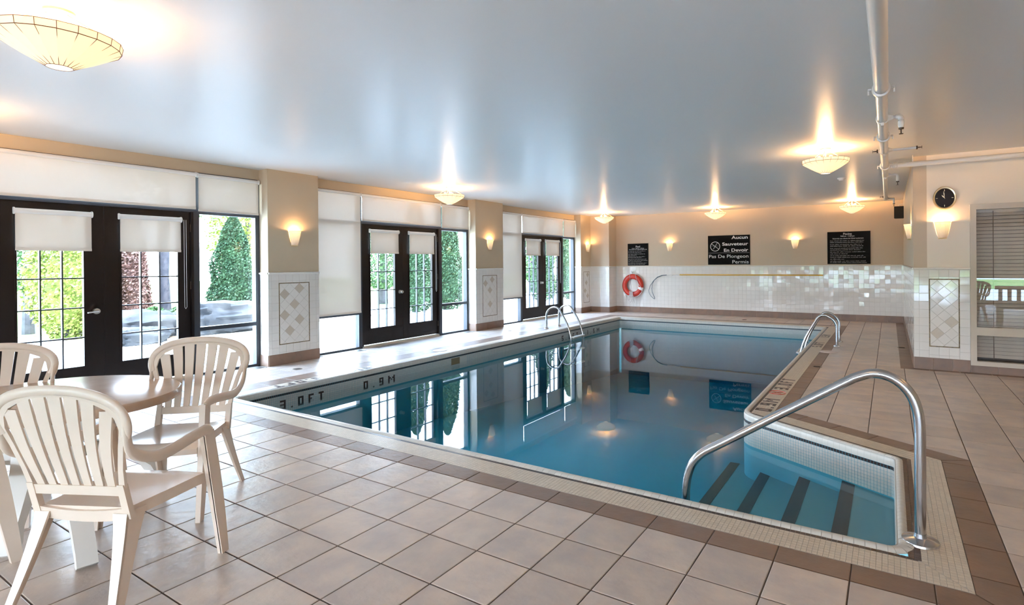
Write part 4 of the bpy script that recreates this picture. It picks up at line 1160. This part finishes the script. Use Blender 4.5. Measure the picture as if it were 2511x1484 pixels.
# ------------------------------------------------------------------ floor drains, skimmer lids, vents
for x, y, lb in ((-7.09, 4.53, 'small round floor drain near the first tan pillar'), (-7.0, 9.35, 'small round floor drain near the second tan pillar'), (-.858, 8.12, 'small brass drain in the brown border right of the pool'), (.168, 10.55, 'small brass drain in the border by the right wall'), (-3.1, 13.85, 'small drain in the deck before the back wall')):
    t_ = thing('floor_drain', lb, 'drain', (x, y, .001), 'floor drains')
    part('ring', MB().lathe([(.045, .001), (.062, .003), (.064, 0)], (x, y, .001), 20), 'drain_brass', t_)
    gr = MB().lathe([(0, .0015), (.045, .0015)], (x, y, .001), 20)
    for k in range(-2, 3): gr.box((x-.04, y+k*.016-.002, .0025), (x+.04, y+k*.016+.002, .0045))
    part('grate', gr, 'dark_metal', t_)
for x, y, r_, lb in ((-.835, 9.53, .135, 'round cream skimmer lid on the deck right of the pool'), (-6.465, 6.68, .12, 'round cream skimmer lid on the deck by the middle doors')):
    t_ = thing('skimmer_lid', lb, 'lid', (x, y, .001), 'skimmer lids')
    part('lid', MB().lathe([(0, .007), (r_-.02, .007), (r_-.012, .004), (r_-.006, .007), (r_, .005), (r_, 0)], (x, y, .001), 32), 'lid_cream', t_, smooth=40)
for (y0, y1, lb) in ((3.65, 4.40, 'flat floor vent under the side window by the chairs'), (5.35, 6.1, 'flat floor vent under the long lowered shade'), (6.35, 7.0, 'flat floor vent before the middle doors'), (8.2, 8.9, 'flat floor vent under the side window of the middle group'), (10.0, 10.7, 'flat floor vent past the second tan pillar')):
    t_ = thing('floor_vent', lb, 'vent', (-7.65, y0, .001), 'floor vents along the windows')
    m_ = MB(); a, b = -7.755, -7.60
    m_.box((a, y0, .0005), (b, y0+.012, .005)); m_.box((a, y1-.012, .0005), (b, y1, .005)); m_.box((a, y0, .0005), (a+.012, y1, .005)); m_.box((b-.012, y0, .0005), (b, y1, .005))
    part('frame', m_, 'brushed', t_)
    m_ = MB()
    for k in range(9): m_.box((a+.02+k*.0135, y0+.012, .0005), (a+.026+k*.0135, y1-.012, .004))
    part('louvres', m_, 'brushed', t_)

# ------------------------------------------------------------------ chairs (prototype: rear seat centre at origin, faces +Y)
def make_chair(label):
    t = thing('plastic_chair', label, 'chair', group='moulded plastic armchairs round the table')
    LN = .225
    def bp(s, v, off=0): return (s, -math.sin(LN)*v+off, .42+math.cos(LN)*v)
    oval = [(math.cos(a), math.sin(a)) for a in np.linspace(0, 2*PI, 13)[:-1]]
    # arch
    Pa = catmull([(.296, .352), (.309, .392), (.309, .432), (.292, .47), (.252, .504), (.19, .529), (.10, .546), (0, .551)], 3)
    half = [bp(s, v) for s, v in Pa]; arch = [(-x, y, z) for x, y, z in half][:-1]+half[::-1]
    arch = [(-x, y, z) for x, y, z in half[:-1]]+[half[-1]]+[h for h in half[:-1][::-1]]
    part('back_arch', MB().sweep(arch, (.022, .014), 12, upv=(0, math.cos(LN), math.sin(LN)) if False else None), 'plastic', t, smooth=70)
    # inner flange of the arch (flat band)
    fl = MB()
    Pi = [(.205, .09), (.225, .20), (.25, .30), (.275, .38), (.265, .43), (.232, .468), (.165, .50), (.085, .518), (0, .524)]
    Po = [(.235, .09), (.25, .20), (.275, .30), (.305, .38), (.295, .445), (.255, .488), (.18, .523), (.09, .545), (0, .55)]
    for sg in (-1, 1):
        for k in range(len(Pi)-1):
            a, b, c, d = Pi[k], Po[k], Po[k+1], Pi[k+1]
            q = [bp(sg*p[0], p[1], o) for o in (-.006, .006) for p in (a, b, c, d)]
            fl.add(q, [(0,1,2,3), (7,6,5,4), (0,4,5,1), (2,6,7,3), (1,5,6,2), (3,7,4,0)])
    part('back_frame', fl, 'plastic', t)
    # slats, fanned
    NS = 7
    for i in range(NS):
        k = (i-(NS-1)/2)/((NS-1)/2)
        sb_, st_ = k*.172, k*.232; wb_, wt_ = .0185, .0315
        vt = .534-.050*abs(k)**2.2-.022*(abs(k) > .9)
        m_ = MB(); n = 7
        rows = []
        for j in range(n+1):
            s_ = j/n; v = .115+(vt-.115)*s_; c = sb_+(st_-sb_)*(s_**1.25); w_ = wb_+(wt_-wb_)*s_; crv = -.010*math.sin(PI*s_)
            rows.append([bp(c-w_, v, crv-.004), bp(c+w_, v, crv-.004), bp(c+w_, v, crv+.004), bp(c-w_, v, crv+.004)])
        vs = [p for r in rows for p in r]; fs = []
        for j in range(n):
            for q in range(4): fs.append((j*4+q, j*4+(q+1) % 4, (j+1)*4+(q+1) % 4, (j+1)*4+q))
        part('back_slat', m_.add(vs, fs), 'plastic', t, smooth=30)
    # lower cross rail and side posts down to the seat, seat-back rail
    q = MB()
    def bar(p0, p1, h0, h1, th=.009):
        vs = []
        for (s, v), h in ((p0, h0), (p1, h1)):
            for o in (-th, th):
                vs += [bp(s, v-h, o), bp(s, v+h, o)]
        q.add(vs, [(0,1,3,2), (4,6,7,5), (0,4,5,1), (2,3,7,6), (1,5,7,3), (0,2,6,4)])
    bar((-.215, .10), (.215, .10), .022, .022); 
    for k in range(8):
        a, b = -.235+k*.47/8, -.235+(k+1)*.47/8
        f_ = lambda s: -.004-.022*(1-(s/.235)**2)
        bar((a, f_(a)), (b, f_(b)), .026, .026)
    part('back_rail', q, 'plastic', t)
    q = MB()
    for sg in (-1, 1): bar((sg*.222, -.02), (sg*.222, .12), .0, .0) if False else None
    for sg in (-1, 1):
        for (s0, v0, s1, v1, w0, w1) in ((.222, -.03, .222, .13, .018, .016),):
            vs = []
            for s, v, w_ in ((sg*s0, v0, w0), (sg*s1, v1, w1)):
                for o in (-.012, .012): vs += [bp(s-w_, v, o), bp(s+w_, v, o)]
            part('side_post', MB().add(vs, [(0,1,3,2), (4,6,7,5), (0,4,5,1), (2,3,7,6), (1,5,7,3), (0,2,6,4)]), 'plastic', t)
    # seat: dished grid with rolled front edge
    nx, ny = 12, 10; vs = []; fs = []
    for j in range(ny+1):
        f_ = j/ny; w_ = .215+.03*math.sin(f_*PI*.5); y = .005+.455*f_
        for i in range(nx+1):
            g_ = -1+2*i/nx; x = w_*g_; z_ = .435-.022*(1-g_*g_)*math.sin(PI*min(1, f_*1.1))**.7-(.035*max(0, (f_-.85)/.15)**2)
            y2 = y-.03*max(0, f_-.6)*g_*g_*2.0
            vs.append((x, y2, z_))
    n1 = len(vs); vs += [(x, y, z_-.012) for x, y, z_ in vs]
    for j in range(ny):
        for i in range(nx):
            a = j*(nx+1)+i; fs.append((a, a+1, a+nx+2, a+nx+1)); fs.append((n1+a, n1+a+nx+1, n1+a+nx+2, n1+a+1))
    se = MB().add(vs, fs)
    # skirts
    def skirt(idx, dz):
        for a, b in zip(idx[:-1], idx[1:]):
            A, B = V(*vs[a]), V(*vs[b]); se.quad(A, B, B-Zv*dz, A-Zv*dz); 
    skirt([j*(nx+1) for j in range(ny+1)], .05); skirt([j*(nx+1)+nx for j in range(ny+1)], .05); skirt([ny*(nx+1)+i for i in range(nx+1)], .03); skirt(list(range(nx+1)), .05)
    part('seat', se, 'plastic', t, smooth=50)
    gv = MB()
    for i in range(-4, 5): gv.box((i*.04-.0015, .08, .4115+.00115*i*i), (i*.04+.0015, .36, .4185+.00115*i*i))
    # arms
    for sg in (-1, 1):
        A = [(.262, -.075, .745), (.292, -.075, .715), (.305, -.045, .672), (.308, .02, .642), (.306, .10, .634), (.300, .20, .643), (.293, .30, .655), (.286, .365, .655), (.280, .395, .638)]
        A = catmull([bp(.308, .41), bp(.304, .372), (.301, -.070, .712), (.304, -.035, .674), (.307, .03, .645)]+A[4:], 3)
        nA = len(A)
        part('armrest', MB().sweep([(sg*x, y, z_) for x, y, z_ in A], [(.012, .014+.013*min(1, i_/(nA*.5))) for i_ in range(nA)], 10), 'plastic', t, smooth=70)
        # front leg: channel with two ribs, from the arm down
        m_ = MB(); n = 6
        for rib in (0, 1):
            rows = []
            for j in range(n+1):
                s_ = j/n; z_ = .645*(1-s_); x = .280+.006*s_+.004*math.sin(PI*s_); y = .385+.095*s_; w_ = .030+.006*math.sin(PI*s_)-.008*s_; th = .0055
                if rib == 0: rows.append([(x-th, y-w_, z_), (x+th, y-w_, z_), (x+th, y+w_, z_), (x-th, y+w_, z_)])
                else: rows.append([(x-.030+.008*s_, y+w_-.010, z_), (x, y+w_-.010, z_), (x, y+w_, z_), (x-.030+.008*s_, y+w_, z_)])
            vs2 = [(sg*p[0], p[1], p[2]) for r in rows for p in r]; fs2 = []
            for j in range(n):
                for q_ in range(4): fs2.append((j*4+q_, j*4+(q_+1) % 4, (j+1)*4+(q_+1) % 4, (j+1)*4+q_))
            fs2 += [(0,1,2,3), (n*4+3, n*4+2, n*4+1, n*4)]
            m_.add(vs2, fs2)
        rows = []
        for j in range(n+1):
            s_ = j/n; z_ = .645*(1-s_); x = .280+.006*s_+.004*math.sin(PI*s_); y = .385+.095*s_; w_ = .030+.006*math.sin(PI*s_)-.008*s_
            rows.append([(x-.030+.008*s_, y-w_, z_), (x, y-w_, z_), (x, y-w_+.010, z_), (x-.030+.008*s_, y-w_+.010, z_)])
        m_.add([(sg*p[0], p[1], p[2]) for r in rows for p in r], [(j*4+q_, j*4+(q_+1) % 4, (j+1)*4+(q_+1) % 4, (j+1)*4+q_) for j in range(n) for q_ in range(4)]+[(n*4+3, n*4+2, n*4+1, n*4)])
        part('leg', m_, 'plastic', t, smooth=30)
        # rear leg: angle section flaring back and out
        m_ = MB()
        for rib in (0, 1):
            rows = []
            for j in range(n+1):
                s_ = j/n; z_ = .415*(1-s_); x = .222+.045*s_**1.3; y = -.010-.115*s_**1.2; w_ = .075-.047*s_**.7; th = .006
                if rib == 0: rows.append([(x-th, y, z_), (x+th, y, z_), (x+th, y+w_*1.25, z_), (x-th, y+w_*1.25, z_)])
                else: rows.append([(x-w_*.85, y-.004, z_), (x+th, y-.004, z_), (x+th, y+.006, z_), (x-w_*.85, y+.006, z_)])
            m_.add([(sg*p[0], p[1], p[2]) for r in rows for p in r], [(j*4+q_, j*4+(q_+1) % 4, (j+1)*4+(q_+1) % 4, (j+1)*4+q_) for j in range(n) for q_ in range(4)]+[(0,1,2,3), (n*4+3, n*4+2, n*4+1, n*4)])
        part('leg', m_, 'plastic', t, smooth=30)
    return t
chA = make_chair('cream plastic armchair in the foreground, its slatted back to the viewer')
for o_ in chA.children:
    for v_ in o_.data.vertices: v_.co.x *= .93
chA.location = (-2.93, .9025, 0); chA.rotation_euler = (0, 0, .45)
CH = [((-3.87, 1.75, 0), 3.84, 'cream plastic armchair at the right side of the table, facing the viewer'),
      ((-4.68, .99, 0), 4.28, 'cream plastic armchair behind the table before the glass doors'),
      ((-3.92, .38, 0), .08, 'cream plastic armchair mostly cut off by the left picture edge'),
      ((1.62, 2.0, 0), 2.9, 'cream plastic armchair outside the view, mirrored in the right window')]
for l_, r_, lb in CH: dup(chA, l_, r_, lb)

# ------------------------------------------------------------------ table
tb = thing('patio_table', 'oval tan plastic table with white flared legs among the armchairs', 'table', (-4.13, 1.18, 0))
TA, TB_, TH = .635, .53, .22; TC = V(-4.13, 1.18, 0)
def el(a, r, dz): 
    x, y = TA*math.cos(a)*1.0, TB_*math.sin(a); k = 1+r/((TA+TB_)/2)
    x, y = x*k, y*k; return (TC.x+x*math.cos(TH)-y*math.sin(TH), TC.y+x*math.sin(TH)+y*math.cos(TH), .715+dz)
n = 64; prf = [(-.56, 0.0), (-.02, 0), (-.006, -.003), (0, -.012), (0, -.042), (-.004, -.05), (-.012, -.05), (-.014, -.02)]
vs = [el(2*PI*i/n, r, dz) for r, dz in prf for i in range(n)]; fs = []
for j in range(len(prf)-1):
    for i in range(n): fs.append((j*n+i, j*n+(i+1) % n, (j+1)*n+(i+1) % n, (j+1)*n+i))
fs.append(tuple(range(n-1, -1, -1)))
part('tabletop', MB().add(vs, fs), 'table_top', tb, smooth=40)
for (fx, fy) in ((-3.33, 1.035), (-3.80, .86), (-4.75, 1.25), (-4.35, 1.75)):
    d = (V(fx, fy, 0)-TC); L_ = d.length; d.normalize()
    P_ = [TC+d*.26+Zv*.70, TC+d*.28+Zv*.55, TC+d*.30+Zv*.38, TC+d*(.30+(L_-.30)*.35)+Zv*.25, TC+d*(.30+(L_-.30)*.75)+Zv*.13, TC+d*(L_-.03)+Zv*.05, TC+d*L_+Zv*.0]
    part('leg', MB().sweep(P_, [(.035, .05), (.035, .05), (.04, .05), (.038, .045), (.03, .042), (.032, .04), (.036, .04)], prof=[(1, 1), (-1, 1), (-1, -1), (1, -1)], upv=tuple(d+Zv*.01)), 'plastic_white', tb, smooth=30)
part('leg_collar', MB().lathe([(.27, .40), (.30, .40), (.30, .46), (.27, .46), (.27, .40)], tuple(TC), 8), 'plastic_white', tb)

# bench outside the view, mirrored in the right window
bn = thing('wooden_bench', 'brown wooden slatted bench outside the view, mirrored in the right window', 'bench', (2.75, 1.9, 0))
part('seat', MB().box((2.02, 1.95, .38), (3.47, 2.4, .42)), 'wood_dark', bn)
part('top_rail', MB().box((2.02, 1.88, .78), (3.47, 1.94, .86)), 'wood_dark', bn)
part('bottom_rail', MB().box((2.02, 1.88, .40), (3.47, 1.94, .46)), 'wood_dark', bn)
for k in range(9): part('back_slat', MB().box((2.08+k*.16, 1.89, .46), (2.15+k*.16, 1.92, .78)), 'wood_dark', bn)
for x in (2.07, 3.42):
    for y in (1.92, 2.36): part('leg', MB().box((x-.03, y-.03, 0), (x+.03, y+.03, .4)), 'wood_dark', bn)

# ------------------------------------------------------------------ outside
GZ = -.06
g_ = MB().box((-60, -40, GZ-.1), (-8.05, 60, GZ)); struct('patio_ground', g_, 'patio', label='sunlit pale patio outside the windows')
struct('lawn_ground', MB().box((-60, -40, GZ-.02), (-16.0, 60, GZ+.02)), 'lawn')
struct('front_ground', MB().box((-60, -60, GZ-.1), (60, FY-.25, GZ)), 'patio')
struct('front_lawn', MB().box((-60, -34, GZ-.02), (60, FY-13, GZ+.02)), 'lawn')
bd = MB(); 
struct('planting_bed', MB().box((-15.6, 4.2, GZ-.02), (-13.0, 11, GZ+.03)), 'soil')
rs = random.Random(11)
def rock(cx, cy, sx_, sy_, sz_, label, seed):
    t = thing('boulder', label, 'boulder', (cx, cy, GZ), 'boulders along the planting bed'); n, m_ = 48, 24; vs = []; fs = []
    off = V(seed*3.1, seed*1.7, 0)
    for j in range(m_+1):
        th = PI*j/m_
        for i in range(n):
            a = 2*PI*i/n; d = V(math.sin(th)*math.cos(a), math.sin(th)*math.sin(a), math.cos(th))
            k = 1+.28*noise.noise(d*1.3+off)+.14*noise.noise(d*3.1+off)+.10*noise.noise(d*6.5+off*2)+.05*noise.noise(d*13+off)
            q = V(math.copysign(abs(d.x)**.75, d.x)*sx_, math.copysign(abs(d.y)**.75, d.y)*sy_, math.copysign(abs(d.z)**.8, d.z)*sz_)*k
            vs.append((cx+q.x, cy+q.y, GZ+sz_*.55+q.z))
    for j in range(m_):
        for i in range(n): fs.append((j*n+i, (j+1)*n+i, (j+1)*n+(i+1) % n, j*n+(i+1) % n))
    part('stone', MB().add(vs, fs), 'rock', t, smooth=35)
rock(-13.2, 6.75, .6, 1.15, .42, 'long grey boulder behind the side window by the chairs', 1)
rock(-13.3, 5.05, .5, .75, .36, 'flatter grey boulder seen through the second door leaf', 2)
rock(-12.6, 4.75, .32, .5, .20, 'low pale slab stone before the boulders', 3)
rock(-13.8, 8.6, .5, .6, .36, 'grey boulder half hidden behind the first pillar', 4)
def foliage(mb, pts, size, rng, flat=.5):
    for p in pts:
        a = rng.uniform(0, 2*PI); b = rng.uniform(-1, 1); d = V(math.cos(a)*math.sqrt(1-b*b), math.sin(a)*math.sqrt(1-b*b), b)
        u = d.orthogonal().normalized(); w_ = d.cross(u); s_ = size*rng.uniform(.6, 1.3); P = V(*p)
        mb.add([P-u*s_*.5, P+w_*s_*.45, P+u*s_*.9, P-w_*s_*.45], [(0, 1, 2, 3)])
def cone_tree(x, y, h, r, label, m, seed, n=5200, size=.075, shape='cedar', name='cedar_tree', z0=0):
    rng = random.Random(seed); t = thing(name, label, 'tree' if shape != 'bush' else 'shrub', (x, y, GZ)); mb = MB(); pts = []
    for _ in range(n):
        f_ = rng.random()**.85; a = rng.uniform(0, 2*PI)
        if shape == 'cedar': rr_ = r*(min(1, f_*6+.6))*(1-f_)**.5
        elif shape == 'bush': rr_ = r*math.sin(PI*min(.999, f_*.93+.07))**.6
        else: rr_ = r*math.sin(PI*f_)**.7
        k = 1+.30*noise.noise(V(math.cos(a)*1.6+seed, math.sin(a)*1.6, f_*h*1.8))+.10*noise.noise(V(math.cos(a)*5+seed, math.sin(a)*5, f_*h*5))
        rr_ *= k*rng.uniform(.78, 1.0) if rng.random() < .75 else rng.random()
        pts.append((x+rr_*math.cos(a), y+rr_*math.sin(a), GZ+z0+.04+f_*(h-z0)))
    foliage(mb, pts, size, rng)
    part('foliage', mb, m, t, stuff=True)
    part('trunk', MB().sweep([(x, y, GZ), (x+.02, y, GZ+h*.5), (x, y+.03, GZ+h*.9)], [r*.12+.03, r*.08+.02, .01], 8), 'bark', t)
    # dark core so the crown is opaque
    if shape == 'cedar': core = [(0, h*.9), (r*.33, h*.62), (r*.58, h*.3), (r*.62, h*.1), (0, .05)]
    elif shape == 'bush': core = [(0, h*.85), (r*.5, h*.6), (r*.6, h*.3), (0, .05)]
    else: core = None
    if core: part('inner_growth', MB().lathe(core, (x, y, GZ), 12), m, t)
    return t
cone_tree(-14.6, 7.58, 2.75, .66, 'broad dark green cedar behind the boulders, first side window', 'cedar', 1, 18000, .046)
cone_tree(-17.2, 9.35, 4.2, 1.0, 'bright yellow green tree behind the broad cedar', 'yellow_leaf', 2, 8000, .07, 'round', 'leafy_tree', .8)
cone_tree(-14.6, 4.32, 2.5, .72, 'yellow green shrub seen through the door leaf with the lever', 'yellow_leaf', 3, 12000, .055, 'bush', 'flowering_shrub')
cone_tree(-14.9, 5.48, 2.7, .46, 'reddish brown conifer seen through the second door leaf', 'red_leaf', 4, 11000, .048)
cone_tree(-16.5, 4.15, 2.7, .75, 'loose green shrub at the picture edge outside the first door', 'green_leaf', 5, 2200, .09, 'round', 'leafy_shrub', .9)
cone_tree(-12.7, 13.45, 3.9, .66, 'left one of the twin cedars outside the middle side window', 'cedar', 6, 18000, .056)
cone_tree(-12.3, 14.45, 3.7, .62, 'right one of the twin cedars outside the middle side window', 'cedar', 7, 16000, .056)
cone_tree(-12.9, 12.25, 3.6, .62, 'cedar seen through the knobless leaf of the middle doors', 'cedar', 8, 16000, .056)
cone_tree(-16.5, 14.05, 3.0, 1.25, 'loose light green tree seen through the knob side leaf of the middle doors', 'green_leaf', 9, 8000, .075, 'round', 'leafy_tree', .5)
cone_tree(-11.6, 19.6, 3.8, .60, 'slim dark cedar outside the farthest side window', 'cedar', 10, 14000, .056)
cone_tree(-12.0, 18.3, 3.4, .55, 'dark cedar seen through the farthest doors', 'cedar', 12, 12000, .056)
cone_tree(-16.0, 23.4, 3.0, 1.3, 'loose green tree seen through the farthest door with the knob', 'green_leaf', 13, 4000, .12, 'round', 'leafy_tree', .5)
# deciduous tree with visible trunk
t = thing('shade_tree', 'leafy tree with a straight grey trunk behind the boulders', 'tree', (-15.0, 6.2, GZ))
part('trunk', MB().sweep([(-15.0, 6.2, GZ), (-15.02, 6.18, 1.2), (-14.97, 6.2, 2.4), (-15.0, 6.25, 3.4)], [.15, .11, .10, .05], 10), 'bark', t, smooth=60)
rng = random.Random(21); mb = MB(); pts = []
for _ in range(9000):
    a = rng.uniform(0, 2*PI); b = rng.uniform(-1, 1); k = rng.random()**.33; q = math.sqrt(1-b*b)
    p_ = (-14.9+2.1*k*q*math.cos(a), 7.0+2.1*k*q*math.sin(a), 4.1+1.5*k*b)
    if noise.noise(V(*p_)*1.5) > -.12: pts.append(p_)
foliage(mb, pts, .07, rng); part('foliage', mb, 'green_leaf', t, stuff=True)
for k, (x, y, r_) in enumerate(((-14.2, 6.25, .40), (-14.1, 5.6, .33), (-13.9, 7.0, .30))):
    cone_tree(x, y, .55, r_, ['low green shrub at the foot of the shade tree', 'low green shrub behind the flatter boulder', 'smallest green shrub beside the flatter boulder'][k], 'green_leaf', 30+k, 900, .06, 'bush', 'low_shrub')
